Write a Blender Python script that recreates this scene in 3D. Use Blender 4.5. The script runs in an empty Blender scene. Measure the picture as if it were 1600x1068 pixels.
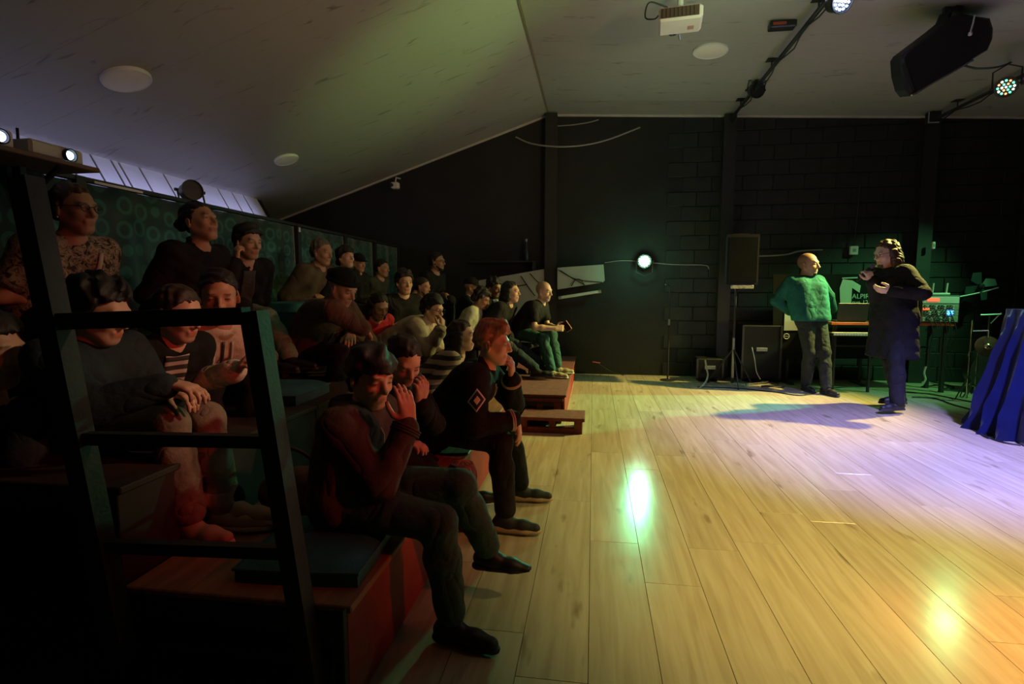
import bpy, math, random
import numpy as np
from mathutils import Vector, Matrix

scene = bpy.context.scene
COL = scene.collection
R = math.radians
rng = random.Random(7)

# ------------------------------------------------------------------ camera
F_PX, CX, CY = 850.0, 800.0, 534.0
CAM = np.array([0.0, 0.0, 1.25])
YAW, PITCH = R(8.5), R(5.58)
FWD = np.array([-math.sin(YAW) * math.cos(PITCH), math.cos(YAW) * math.cos(PITCH), -math.sin(PITCH)])
RT = np.array([math.cos(YAW), math.sin(YAW), 0.0])
UP = np.cross(RT, FWD)
cam_data = bpy.data.cameras.new('camera')
cam_data.sensor_width = 36.0
cam_data.lens = 36.0 * F_PX / 1600.0
cam_data.clip_start = 0.05
cam = bpy.data.objects.new('camera', cam_data)
COL.objects.link(cam)
cam.location = CAM
cam.rotation_euler = Matrix((RT, UP, -FWD)).transposed().to_euler()
scene.camera = cam


def at(x, y, X=None, Y=None, Z=None, D=None):
    """world point seen at photograph pixel (x, y) on a given plane or depth"""
    r = FWD + RT * ((x - CX) / F_PX) - UP * ((y - CY) / F_PX)
    if D is not None: t = D
    elif X is not None: t = (X - CAM[0]) / r[0]
    elif Y is not None: t = (Y - CAM[1]) / r[1]
    else: t = (Z - CAM[2]) / r[2]
    return CAM + r * t


# ------------------------------------------------------------------ world, exposure
world = bpy.data.worlds.new('world')
scene.world = world
world.use_nodes = True
world.node_tree.nodes['Background'].inputs[0].default_value = (0.30, 0.30, 0.35, 1)
world.node_tree.nodes['Background'].inputs[1].default_value = 0.0
vs = scene.view_settings
vs.view_transform = 'Standard'
vs.look = 'None'
vs.exposure = 0.0
vs.gamma = 1.0
vs.use_curve_mapping = False


# ------------------------------------------------------------------ stage lights (lamps of the venue) and two added audience fills
def spot(name, loc, target, color, watts, angle, blend=0.6, radius=0.06):
    d = bpy.data.lights.new(name, 'SPOT')
    d.color = color
    d.energy = watts
    d.spot_size = R(angle)
    d.spot_blend = blend
    d.shadow_soft_size = radius
    o = bpy.data.objects.new(name, d)
    COL.objects.link(o)
    o.location = loc
    v = Vector(target) - Vector(loc)
    o.rotation_euler = v.to_track_quat('-Z', 'Y').to_euler()
    return o


def point(name, loc, color, watts, radius=0.05):
    d = bpy.data.lights.new(name, 'POINT')
    d.color = color
    d.energy = watts
    d.shadow_soft_size = radius
    o = bpy.data.objects.new(name, d)
    COL.objects.link(o)
    o.location = loc
    return o


spot('yellow_stage_spot', (4.6, 6.90, 3.38), (1.0, 6.0, 0.0), (1.0, 0.85, 0.22), 2000, 58, 0.8, 0.05)
spot('lilac_stage_spot', (3.3, 3.0, 3.35), (2.7, 4.5, 0.0), (0.33, 0.31, 1.0), 2400, 62, 1.0, 0.10)
spot('warm_floor_spot', (2.8, 1.4, 3.4), (1.50, 2.45, 0.0), (1.0, 0.78, 0.24), 900, 52, 1.0, 0.10)
spot('orange_floor_spot', (2.5, 1.7, 3.2), (1.58, 2.0, 0.0), (1.0, 0.20, 0.05), 420, 20, 1.0, 0.10)
spot('red_audience_spot', (3.4, 1.2, 2.3), (-0.8, 2.3, 0.85), (1.0, 0.032, 0.02), 185, 28, 0.8, 0.06)
spot('warm_audience_near_fill', (2.6, 2.6, 2.9), (-1.6, 1.9, 1.02), (1.0, 0.66, 0.38), 230, 19, 1.0, 0.08)  # added fill, no venue lamp: warms the near-left group against the red
spot('warm_audience_top_fill', (2.6, 3.4, 3.0), (-2.3, 3.0, 1.6), (1.0, 0.58, 0.32), 60, 24, 1.0, 0.08)  # added fill, no venue lamp: brightens the faces of the top row
spot('warm_audience_spot', (3.2, 3.6, 3.1), (-1.5, 5.2, 1.2), (1.0, 0.46, 0.20), 42, 42, 1.0, 0.08)
spot('green_stage_spot', (5.25, 7.60, 2.85), (2.80, 6.62, 1.30), (0.08, 1.0, 0.36), 1300, 26, 0.7, 0.06)
spot('green_rack_spot', (5.45, 6.3, 3.1), (3.95, 7.3, 0.95), (0.22, 1.0, 0.34), 360, 56, 0.9, 0.06)
spot('green_column_spot', (4.80, 7.80, 3.25), (1.9, 3.2, 0.0), (0.24, 1.0, 0.36), 55, 32, 0.9, 0.07)
spot('green_ceiling_spot', (2.6, 2.6, 2.3), (-1.35, 5.1, 3.4), (0.46, 1.0, 0.22), 520, 26, 1.0, 0.08)
spot('warm_ceiling_spot', (2.6, 1.2, 2.2), (-0.9, 4.4, 3.5), (1.0, 0.62, 0.34), 230, 72, 1.0, 0.1)
spot('green_ceiling_near_spot', (1.1, 3.6, 2.9), (1.0, 4.7, 3.65), (0.48, 1.0, 0.48), 38, 76, 1.0, 0.05)

# ------------------------------------------------------------------ materials
MATS = {}


def mk(name, base, rough=0.6, metal=0.0, var=0.12, scale=6.0, bump=0.0, bscale=60.0, emit=None, estr=1.0,
       coords='Object', stretch=(1, 1, 1), sheen=0.0, coat=0.0, spec=0.5, detail=4.0):
    """procedural principled material: base colour varied by noise, fine relief from a second noise"""
    if name in MATS: return MATS[name]
    m = bpy.data.materials.new(name)
    m.use_nodes = True
    nt = m.node_tree
    b = nt.nodes['Principled BSDF']
    tc = nt.nodes.new('ShaderNodeTexCoord')
    mp = nt.nodes.new('ShaderNodeMapping')
    mp.inputs['Scale'].default_value = stretch
    nt.links.new(tc.outputs[coords], mp.inputs['Vector'])
    n = nt.nodes.new('ShaderNodeTexNoise')
    n.inputs['Scale'].default_value = scale
    n.inputs['Detail'].default_value = detail
    nt.links.new(mp.outputs[0], n.inputs['Vector'])
    cr = nt.nodes.new('ShaderNodeValToRGB')
    c0 = [max(0, c * (1 - var)) for c in base]
    c1 = [min(1, c * (1 + var)) for c in base]
    cr.color_ramp.elements[0].position = 0.3
    cr.color_ramp.elements[1].position = 0.7
    cr.color_ramp.elements[0].color = (*c0, 1)
    cr.color_ramp.elements[1].color = (*c1, 1)
    nt.links.new(n.outputs['Fac'], cr.inputs[0])
    nt.links.new(cr.outputs[0], b.inputs['Base Color'])
    b.inputs['Roughness'].default_value = rough
    b.inputs['Metallic'].default_value = metal
    b.inputs['Specular IOR Level'].default_value = spec
    b.inputs['Sheen Weight'].default_value = sheen
    b.inputs['Coat Weight'].default_value = coat
    if bump:
        n2 = nt.nodes.new('ShaderNodeTexNoise')
        n2.inputs['Scale'].default_value = bscale
        n2.inputs['Detail'].default_value = 3.0
        nt.links.new(mp.outputs[0], n2.inputs['Vector'])
        bp = nt.nodes.new('ShaderNodeBump')
        bp.inputs['Strength'].default_value = bump
        bp.inputs['Distance'].default_value = 0.01
        nt.links.new(n2.outputs['Fac'], bp.inputs['Height'])
        nt.links.new(bp.outputs[0], b.inputs['Normal'])
    if emit:
        b.inputs['Emission Color'].default_value = (*emit, 1)
        b.inputs['Emission Strength'].default_value = estr
    MATS[name] = m
    return m


def nodes_of(name, rough=0.6):
    m = bpy.data.materials.new(name)
    m.use_nodes = True
    nt = m.node_tree
    b = nt.nodes['Principled BSDF']
    b.inputs['Roughness'].default_value = rough
    MATS[name] = m
    return m, nt, b


def mat_floor():
    m, nt, b = nodes_of('laminate_planks', 0.24)
    geo = nt.nodes.new('ShaderNodeNewGeometry')
    info = nt.nodes.new('ShaderNodeObjectInfo')
    add = nt.nodes.new('ShaderNodeVectorMath'); add.operation = 'ADD'
    comb = nt.nodes.new('ShaderNodeCombineXYZ')
    mul = nt.nodes.new('ShaderNodeMath'); mul.operation = 'MULTIPLY'; mul.inputs[1].default_value = 37.0
    nt.links.new(info.outputs['Random'], mul.inputs[0])
    nt.links.new(mul.outputs[0], comb.inputs[0]); nt.links.new(mul.outputs[0], comb.inputs[1])
    nt.links.new(geo.outputs['Position'], add.inputs[0]); nt.links.new(comb.outputs[0], add.inputs[1])
    mp = nt.nodes.new('ShaderNodeMapping'); mp.inputs['Scale'].default_value = (26, 1.6, 1)
    nt.links.new(add.outputs[0], mp.inputs[0])
    n = nt.nodes.new('ShaderNodeTexNoise'); n.inputs['Scale'].default_value = 1.0; n.inputs['Detail'].default_value = 6
    n.inputs['Distortion'].default_value = 0.6
    nt.links.new(mp.outputs[0], n.inputs[0])
    cr = nt.nodes.new('ShaderNodeValToRGB')
    e = cr.color_ramp.elements
    e[0].position = 0.28; e[0].color = (0.43, 0.335, 0.22, 1)
    e[1].position = 0.75; e[1].color = (0.60, 0.50, 0.36, 1)
    k = e.new(0.45); k.color = (0.50, 0.40, 0.27, 1)
    nt.links.new(n.outputs['Fac'], cr.inputs[0])
    # small dark knots
    mp2 = nt.nodes.new('ShaderNodeMapping'); mp2.inputs['Scale'].default_value = (9, 2.2, 1)
    nt.links.new(add.outputs[0], mp2.inputs[0])
    n2 = nt.nodes.new('ShaderNodeTexNoise'); n2.inputs['Scale'].default_value = 1.0; n2.inputs['Detail'].default_value = 3
    nt.links.new(mp2.outputs[0], n2.inputs[0])
    cr2 = nt.nodes.new('ShaderNodeValToRGB')
    cr2.color_ramp.elements[0].position = 0.26; cr2.color_ramp.elements[0].color = (0.55, 0.5, 0.45, 1)
    cr2.color_ramp.elements[1].position = 0.36; cr2.color_ramp.elements[1].color = (1, 1, 1, 1)
    nt.links.new(n2.outputs['Fac'], cr2.inputs[0])
    mx = nt.nodes.new('ShaderNodeMix'); mx.data_type = 'RGBA'; mx.blend_type = 'MULTIPLY'; mx.inputs[0].default_value = 1.0
    nt.links.new(cr.outputs[0], mx.inputs[6]); nt.links.new(cr2.outputs[0], mx.inputs[7])
    hs = nt.nodes.new('ShaderNodeHueSaturation')
    mr = nt.nodes.new('ShaderNodeMapRange'); mr.inputs[3].default_value = 0.9; mr.inputs[4].default_value = 1.08
    nt.links.new(info.outputs['Random'], mr.inputs[0]); nt.links.new(mr.outputs[0], hs.inputs['Value'])
    nt.links.new(mx.outputs[2], hs.inputs['Color'])
    nt.links.new(hs.outputs[0], b.inputs['Base Color'])
    # scuffs change the gloss
    n3 = nt.nodes.new('ShaderNodeTexNoise'); n3.inputs['Scale'].default_value = 5; n3.inputs['Detail'].default_value = 5
    nt.links.new(geo.outputs['Position'], n3.inputs[0])
    mr3 = nt.nodes.new('ShaderNodeMapRange'); mr3.inputs[3].default_value = 0.13; mr3.inputs[4].default_value = 0.24
    nt.links.new(n3.outputs['Fac'], mr3.inputs[0]); nt.links.new(mr3.outputs[0], b.inputs['Roughness'])
    bp = nt.nodes.new('ShaderNodeBump'); bp.inputs['Strength'].default_value = 0.05; bp.inputs['Distance'].default_value = 0.005
    nt.links.new(n.outputs['Fac'], bp.inputs['Height']); nt.links.new(bp.outputs[0], b.inputs['Normal'])
    return m


def mat_ceiling():
    m, nt, b = nodes_of('marbled_ceiling_panel', 0.5)
    geo = nt.nodes.new('ShaderNodeNewGeometry')
    mp = nt.nodes.new('ShaderNodeMapping'); mp.inputs['Scale'].default_value = (2.6, 13, 2.6)
    mp.inputs['Rotation'].default_value = (0, 0, R(8))
    nt.links.new(geo.outputs['Position'], mp.inputs[0])
    n = nt.nodes.new('ShaderNodeTexNoise'); n.inputs['Scale'].default_value = 1.0; n.inputs['Detail'].default_value = 5
    n.inputs['Distortion'].default_value = 1.2
    nt.links.new(mp.outputs[0], n.inputs[0])
    cr = nt.nodes.new('ShaderNodeValToRGB')
    e = cr.color_ramp.elements
    e[0].position = 0.27; e[0].color = (0.17, 0.15, 0.13, 1)
    e[1].position = 0.37; e[1].color = (0.34, 0.32, 0.29, 1)
    nt.links.new(n.outputs['Fac'], cr.inputs[0])
    nt.links.new(cr.outputs[0], b.inputs['Base Color'])
    return m


def mat_rings(name, c_bg, c_ring):
    """teal brocade with rows of rings"""
    m, nt, b = nodes_of(name, 0.45)
    b.inputs['Sheen Weight'].default_value = 0.3
    geo = nt.nodes.new('ShaderNodeNewGeometry')
    mp = nt.nodes.new('ShaderNodeMapping'); mp.inputs['Scale'].default_value = (0.001, 7.5, 7.5)
    nt.links.new(geo.outputs['Position'], mp.inputs[0])
    v = nt.nodes.new('ShaderNodeTexVoronoi'); v.inputs['Scale'].default_value = 1.0; v.inputs['Randomness'].default_value = 0.35
    nt.links.new(mp.outputs[0], v.inputs[0])
    cr = nt.nodes.new('ShaderNodeValToRGB')
    e = cr.color_ramp.elements
    e[0].position = 0.0; e[0].color = (*c_ring, 1)
    e[1].position = 1.0; e[1].color = (*c_bg, 1)
    for p, c in ((0.10, c_bg), (0.26, c_bg), (0.31, c_ring), (0.42, c_ring), (0.46, c_bg)):
        k = e.new(p); k.color = (*c, 1)
    nt.links.new(v.outputs['Distance'], cr.inputs[0])
    nt.links.new(cr.outputs[0], b.inputs['Base Color'])
    return m


def mat_camo():
    m, nt, b = nodes_of('camouflage_cotton', 0.85)
    tc = nt.nodes.new('ShaderNodeTexCoord')
    n = nt.nodes.new('ShaderNodeTexNoise'); n.inputs['Scale'].default_value = 30; n.inputs['Detail'].default_value = 3
    n.inputs['Distortion'].default_value = 0.8
    nt.links.new(tc.outputs['Object'], n.inputs[0])
    cr = nt.nodes.new('ShaderNodeValToRGB'); cr.color_ramp.interpolation = 'CONSTANT'
    e = cr.color_ramp.elements
    e[0].position = 0.0; e[0].color = (0.03, 0.03, 0.025, 1)
    e[1].position = 0.42; e[1].color = (0.20, 0.19, 0.12, 1)
    for p, c in ((0.5, (0.36, 0.34, 0.25)), (0.58, (0.12, 0.13, 0.07)), (0.66, (0.42, 0.40, 0.30))):
        k = e.new(p); k.color = (*c, 1)
    nt.links.new(n.outputs['Fac'], cr.inputs[0]); nt.links.new(cr.outputs[0], b.inputs['Base Color'])
    return m


def mat_stripes(name, c0, c1, freq, duty=0.5):
    m, nt, b = nodes_of(name, 0.85)
    geo = nt.nodes.new('ShaderNodeNewGeometry')
    sep = nt.nodes.new('ShaderNodeSeparateXYZ'); nt.links.new(geo.outputs['Position'], sep.inputs[0])
    mu = nt.nodes.new('ShaderNodeMath'); mu.operation = 'MULTIPLY'; mu.inputs[1].default_value = freq
    nt.links.new(sep.outputs[2], mu.inputs[0])
    fr = nt.nodes.new('ShaderNodeMath'); fr.operation = 'FRACT'; nt.links.new(mu.outputs[0], fr.inputs[0])
    cr = nt.nodes.new('ShaderNodeValToRGB'); cr.color_ramp.interpolation = 'CONSTANT'
    cr.color_ramp.elements[0].color = (*c0, 1); cr.color_ramp.elements[1].color = (*c1, 1)
    cr.color_ramp.elements[1].position = duty
    nt.links.new(fr.outputs[0], cr.inputs[0]); nt.links.new(cr.outputs[0], b.inputs['Base Color'])
    return m


def mat_skin():
    m, nt, b = nodes_of('skin', 0.5)
    at_ = nt.nodes.new('ShaderNodeAttribute'); at_.attribute_name = 'Col'
    tc = nt.nodes.new('ShaderNodeTexCoord')
    n = nt.nodes.new('ShaderNodeTexNoise'); n.inputs['Scale'].default_value = 40; n.inputs['Detail'].default_value = 4
    nt.links.new(tc.outputs['Object'], n.inputs[0])
    mr = nt.nodes.new('ShaderNodeMapRange'); mr.inputs[3].default_value = 0.88; mr.inputs[4].default_value = 1.1
    nt.links.new(n.outputs['Fac'], mr.inputs[0])
    hs = nt.nodes.new('ShaderNodeHueSaturation'); nt.links.new(mr.outputs[0], hs.inputs['Value'])
    nt.links.new(at_.outputs['Color'], hs.inputs['Color']); nt.links.new(hs.outputs[0], b.inputs['Base Color'])
    b.inputs['Subsurface Weight'].default_value = 0.0
    return m


def mat_hair(name, base, rough=0.62):
    m, nt, b = nodes_of(name, rough)
    tc = nt.nodes.new('ShaderNodeTexCoord')
    mp = nt.nodes.new('ShaderNodeMapping'); mp.inputs['Scale'].default_value = (90, 90, 9)
    nt.links.new(tc.outputs['Object'], mp.inputs[0])
    n = nt.nodes.new('ShaderNodeTexNoise'); n.inputs['Scale'].default_value = 1; n.inputs['Detail'].default_value = 4
    nt.links.new(mp.outputs[0], n.inputs[0])
    cr = nt.nodes.new('ShaderNodeValToRGB')
    cr.color_ramp.elements[0].position = 0.3; cr.color_ramp.elements[1].position = 0.72
    cr.color_ramp.elements[0].color = (*[c * 0.55 for c in base], 1)
    cr.color_ramp.elements[1].color = (*[min(1, c * 1.4) for c in base], 1)
    nt.links.new(n.outputs['Fac'], cr.inputs[0]); nt.links.new(cr.outputs[0], b.inputs['Base Color'])
    bp = nt.nodes.new('ShaderNodeBump'); bp.inputs['Strength'].default_value = 0.45; bp.inputs['Distance'].default_value = 0.004
    nt.links.new(n.outputs['Fac'], bp.inputs['Height']); nt.links.new(bp.outputs[0], b.inputs['Normal'])
    return m


def fab(name, base, rough=0.85, var=0.2, bump=0.35, bscale=45, sheen=0.0):
    if name in MATS: return MATS[name]
    m = mk(name, base, rough=rough, var=var, scale=14, bump=bump, bscale=bscale, sheen=sheen, spec=.25)
    # soft creases of worn cloth on top of the weave
    nt = m.node_tree
    b = nt.nodes['Principled BSDF']
    fine = b.inputs['Normal'].links[0].from_socket
    tc = [n for n in nt.nodes if n.type == 'TEX_COORD'][0]
    n = nt.nodes.new('ShaderNodeTexNoise')
    n.inputs['Scale'].default_value = 4.2; n.inputs['Detail'].default_value = 1.0; n.inputs['Distortion'].default_value = 1.6
    nt.links.new(tc.outputs['Object'], n.inputs['Vector'])
    s1 = nt.nodes.new('ShaderNodeMath'); s1.operation = 'SUBTRACT'; s1.inputs[1].default_value = 0.5
    s2 = nt.nodes.new('ShaderNodeMath'); s2.operation = 'ABSOLUTE'
    s3 = nt.nodes.new('ShaderNodeMath'); s3.operation = 'POWER'; s3.inputs[1].default_value = 0.6
    nt.links.new(n.outputs['Fac'], s1.inputs[0]); nt.links.new(s1.outputs[0], s2.inputs[0]); nt.links.new(s2.outputs[0], s3.inputs[0])
    bp = nt.nodes.new('ShaderNodeBump'); bp.inputs['Strength'].default_value = 0.5; bp.inputs['Distance'].default_value = 0.04
    nt.links.new(s3.outputs[0], bp.inputs['Height']); nt.links.new(fine, bp.inputs['Normal']); nt.links.new(bp.outputs[0], b.inputs['Normal'])
    return m


M_FLOOR = mat_floor()
M_CEIL = mat_ceiling()
M_WALL = mk('black_wall_paint', (0.013, 0.013, 0.012), 0.62, var=0.25, scale=3, bump=0.25, bscale=30)
M_BLOCK = mk('black_block_paint', (0.016, 0.017, 0.015), 0.55, var=0.25, scale=5, bump=0.5, bscale=70)
M_STEEL = mk('black_steel', (0.022, 0.020, 0.020), 0.5, var=0.2, scale=9, bump=0.15, bscale=80)
M_RAIL = mk('railing_paint', (0.030, 0.026, 0.024), 0.55, var=0.2, scale=9, bump=0.15, bscale=80)
M_WHITE_TRIM = mk('white_trim', (0.55, 0.52, 0.47), 0.5)
M_TEAL_RINGS = mat_rings('teal_ring_brocade', (0.008, 0.045, 0.042), (0.028, 0.15, 0.13))
M_LILAC_BOARD = mk('white_lath_board', (0.72, 0.72, 0.74), 0.6, var=0.05)
M_PLY = mk('plywood_deck', (0.30, 0.15, 0.08), 0.55, var=0.35, scale=3, stretch=(10, 1, 1), bump=0.1, bscale=30)
M_REDPANEL = mk('red_bench_panel', (0.30, 0.022, 0.016), 0.62, var=0.25, scale=5, bump=0.15, bscale=40)
M_REDCARPET = mk('dark_red_carpet', (0.17, 0.045, 0.04), 0.9, var=0.25, scale=20, bump=0.5, bscale=150)
M_BLACK = mk('black_plastic', (0.014, 0.014, 0.015), 0.42, var=0.15)
M_BLACKMAT = mk('matt_black', (0.012, 0.012, 0.012), 0.8, var=0.2)
M_RUBBER = mk('black_cable', (0.010, 0.010, 0.010), 0.5)
M_CHROME = mk('chrome', (0.75, 0.76, 0.74), 0.22, metal=1.0, var=0.05)
M_GREYMETAL = mk('grey_metal', (0.35, 0.36, 0.35), 0.4, metal=0.8)
M_WHITEPLASTIC = mk('white_plastic', (0.70, 0.68, 0.64), 0.45, var=0.05)
M_LAMPDISC = mk('frosted_disc', (0.78, 0.72, 0.64), 0.4, var=0.04)
M_TEALCUSH = mk('teal_cushion', (0.018, 0.15, 0.18), 0.75, var=0.25, scale=8, bump=0.3, bscale=60)
M_SKIN = mat_skin()
M_GLASS = mk('lens_glass', (0.03, 0.03, 0.03), 0.08, var=0.0)


# ------------------------------------------------------------------ mesh helpers
class MB:
    """collects simple solids, then builds ONE mesh object"""
    def __init__(self):
        self.v, self.f = [], []

    def add(self, vs, fs):
        o = len(self.v)
        self.v += [tuple(p) for p in vs]
        self.f += [tuple(i + o for i in q) for q in fs]
        return self

    def box(self, lo, hi, rot=None, c=None):
        x0, y0, z0 = lo; x1, y1, z1 = hi
        p = [(x0, y0, z0), (x1, y0, z0), (x1, y1, z0), (x0, y1, z0), (x0, y0, z1), (x1, y0, z1), (x1, y1, z1), (x0, y1, z1)]
        if rot is not None:
            c = Vector(c) if c is not None else Vector(((x0 + x1) / 2, (y0 + y1) / 2, (z0 + z1) / 2))
            p = [tuple(rot @ (Vector(q) - c) + c) for q in p]
        return self.add(p, [(3, 2, 1, 0), (4, 5, 6, 7), (0, 1, 5, 4), (1, 2, 6, 5), (2, 3, 7, 6), (3, 0, 4, 7)])

    def bevbox(self, lo, hi, b=0.01, rot=None, c=None):
        """box with chamfered edges"""
        lo = np.array(lo, float); hi = np.array(hi, float)
        b = min(b, *((hi - lo) * 0.45))
        pts = []
        idx = {}
        for sx in (0, 1):
            for sy in (0, 1):
                for sz in (0, 1):
                    s = (sx, sy, sz)
                    corner = [lo[i] if s[i] == 0 else hi[i] for i in range(3)]
                    for ax in range(3):
                        q = [corner[i] + (b if s[i] == 0 else -b) for i in range(3)]
                        q[ax] = corner[ax]
                        idx[(s, ax)] = len(pts)
                        pts.append(q)
        fs = []
        for ax in range(3):
            o = [i for i in range(3) if i != ax]
            for s in (0, 1):
                loop = []
                for (a, c2) in ((0, 0), (1, 0), (1, 1), (0, 1)):
                    k = [0, 0, 0]; k[ax] = s; k[o[0]] = a; k[o[1]] = c2
                    loop.append(idx[(tuple(k), ax)])
                fs.append(loop)
        for ax in range(3):
            o = [i for i in range(3) if i != ax]
            for a in (0, 1):
                for c2 in (0, 1):
                    k0 = [0, 0, 0]; k0[o[0]] = a; k0[o[1]] = c2
                    k1 = list(k0); k1[ax] = 1
                    fs.append([idx[(tuple(k0), o[0])], idx[(tuple(k1), o[0])], idx[(tuple(k1), o[1])], idx[(tuple(k0), o[1])]])
        for s in [(x, y, z) for x in (0, 1) for y in (0, 1) for z in (0, 1)]:
            fs.append([idx[(s, 0)], idx[(s, 1)], idx[(s, 2)]])
        ctr = (lo + hi) / 2
        out = []
        P_ = [np.array(p) for p in pts]
        for q in fs:
            n = np.cross(P_[q[1]] - P_[q[0]], P_[q[2]] - P_[q[0]])
            m = sum(P_[i] for i in q) / len(q) - ctr
            out.append(q if n @ m > 0 else q[::-1])
        if rot is not None:
            cc = Vector(c) if c is not None else Vector(ctr)
            pts = [tuple(rot @ (Vector(q) - cc) + cc) for q in pts]
        return self.add(pts, out)

    def bar(self, a, b, w, h=None, up=(0, 0, 1)):
        """rectangular bar from a to b"""
        h = h or w
        a = Vector(a); b = Vector(b)
        d = (b - a).normalized()
        u = Vector(up)
        if abs(d.dot(u)) > 0.98: u = Vector((0, 1, 0))
        s = d.cross(u).normalized(); u = s.cross(d)
        p = []
        for q in (a, b):
            for sx, sz in ((-1, -1), (1, -1), (1, 1), (-1, 1)):
                p.append(tuple(q + s * sx * w / 2 + u * sz * h / 2))
        return self.add(p, [(0, 1, 2, 3)[::-1], (4, 5, 6, 7), (0, 1, 5, 4), (1, 2, 6, 5), (2, 3, 7, 6), (3, 0, 4, 7)])

    def tube(self, pts, r, n=8, closed=False, cap=True):
        pts = [Vector(p) for p in pts]
        m = len(pts)
        rs = r if isinstance(r, (list, tuple)) else [r] * m
        rings = []
        prev = None
        for i, p in enumerate(pts):
            if closed: t = pts[(i + 1) % m] - pts[i - 1]
            else: t = pts[min(i + 1, m - 1)] - pts[max(i - 1, 0)]
            t = t.normalized() if t.length > 1e-9 else Vector((0, 0, 1))
            u = prev if prev is not None else (Vector((0, 0, 1)) if abs(t.z) < 0.9 else Vector((1, 0, 0)))
            s = t.cross(u)
            if s.length < 1e-6: s = t.cross(Vector((1, 0.3, 0)))
            s.normalize(); u = s.cross(t).normalized(); prev = u
            rings.append([tuple(p + (s * math.cos(2 * math.pi * k / n) + u * math.sin(2 * math.pi * k / n)) * rs[i]) for k in range(n)])
        vs_ = [q for g in rings for q in g]
        fs = []
        for i in range(m if closed else m - 1):
            j = (i + 1) % m
            for k in range(n):
                fs.append((i * n + k, i * n + (k + 1) % n, j * n + (k + 1) % n, j * n + k))
        if cap and not closed:
            fs.append(tuple(range(n))[::-1])
            fs.append(tuple((m - 1) * n + k for k in range(n)))
        return self.add(vs_, fs)

    def lathe(self, prof, n=24, c=(0, 0, 0), rot=None):
        """prof: list of (r, z) revolved about z at c"""
        vs_ = []
        for r, z in prof:
            for k in range(n):
                a = 2 * math.pi * k / n
                p = Vector((r * math.cos(a), r * math.sin(a), z))
                if rot is not None: p = rot @ p
                vs_.append(tuple(p + Vector(c)))
        fs = []
        for i in range(len(prof) - 1):
            for k in range(n):
                fs.append((i * n + k, i * n + (k + 1) % n, (i + 1) * n + (k + 1) % n, (i + 1) * n + k))
        if prof[0][0] > 1e-6: fs.append(tuple(range(n))[::-1])
        if prof[-1][0] > 1e-6: fs.append(tuple((len(prof) - 1) * n + k for k in range(n)))
        return self.add(vs_, fs)

    def build(self, name, mat, parent=None, smooth=False, origin=(0, 0, 0)):
        o = np.array(origin, float)
        me = bpy.data.meshes.new(name)
        me.from_pydata([tuple(np.array(p) - o) for p in self.v], [], self.f)
        me.materials.append(mat)
        if smooth:
            me.polygons.foreach_set('use_smooth', [True] * len(me.polygons))
            me.set_sharp_from_angle(angle=R(40))
        me.update()
        ob = bpy.data.objects.new(name, me)
        COL.objects.link(ob)
        if parent is not None: ob.parent = parent
        return ob


def thing(name, label, cat, loc, group=None):
    o = bpy.data.objects.new(name, None)
    COL.objects.link(o)
    o.location = tuple(float(c) for c in loc)
    o.empty_display_size = 0.05
    o['label'] = label; o['category'] = cat
    if group: o['group'] = group
    return o


def tag(o, label, cat, group=None, kind=None):
    o['label'] = label; o['category'] = cat
    if group: o['group'] = group
    if kind: o['kind'] = kind
    return o


def struct(o, label=None):
    o['kind'] = 'structure'
    if label: o['label'] = label
    return o


def copy_part(src, name, parent, loc=(0, 0, 0), rot=None):
    c = src.copy(); COL.objects.link(c); c.name = name
    c.parent = parent; c.location = loc
    if rot is not None: c.rotation_euler = rot
    return c


def curve_pts(ctrl, n=24):
    """Catmull-Rom through control points"""
    c = [np.array(p, float) for p in ctrl]
    c = [2 * c[0] - c[1]] + c + [2 * c[-1] - c[-2]]
    out = []
    for i in range(1, len(c) - 2):
        m = max(2, n // (len(c) - 3))
        for t in np.linspace(0, 1, m, endpoint=False):
            p0, p1, p2, p3 = c[i - 1:i + 3]
            out.append(0.5 * (2 * p1 + (p2 - p0) * t + (2 * p0 - 5 * p1 + 4 * p2 - p3) * t * t + (3 * p1 - p0 - 3 * p2 + p3) * t ** 3))
    out.append(c[-2])
    return out

# ================================================================== the setting
YB = 8.04                     # back wall
RX, RZ = -0.67, 3.72          # ceiling ridge
def zl(x): return RZ + 0.331 * (x - RX)        # left slope
def zr(x): return RZ - 0.05 * (x - RX)         # right, almost level

# floor with laminate planks
floor = struct(MB().box((-5.2, -1.6, -0.06), (6.6, YB + 0.1, -0.012)).build('floor', mk('floor_screed', (0.03, 0.022, 0.016), 0.8)))
PW, PL = 0.235, 1.5
plank_src = None
for i in range(-6, 26):
    x0 = i * PW
    y = 0.1 - rng.random() * PL
    while y < YB - 0.02:
        y1 = min(y + PL, YB)
        if y1 > 0.3 and not (x0 < -0.95 and y1 < 8):
            full = abs(y1 - y - PL) < 1e-6
            if full and plank_src is not None:
                copy_part(plank_src, 'plank', floor, (x0, y, rng.uniform(-0.0001, 0.0001)))
            else:
                ln = y1 - y
                ob = MB().bevbox((0.001, 0.001, -0.012), (PW - 0.001, ln - 0.0012, 0.0), 0.0005).build('plank', M_FLOOR, floor)
                ob.location = (x0, y, 0)
                if full: plank_src = ob
        y += PL

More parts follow.
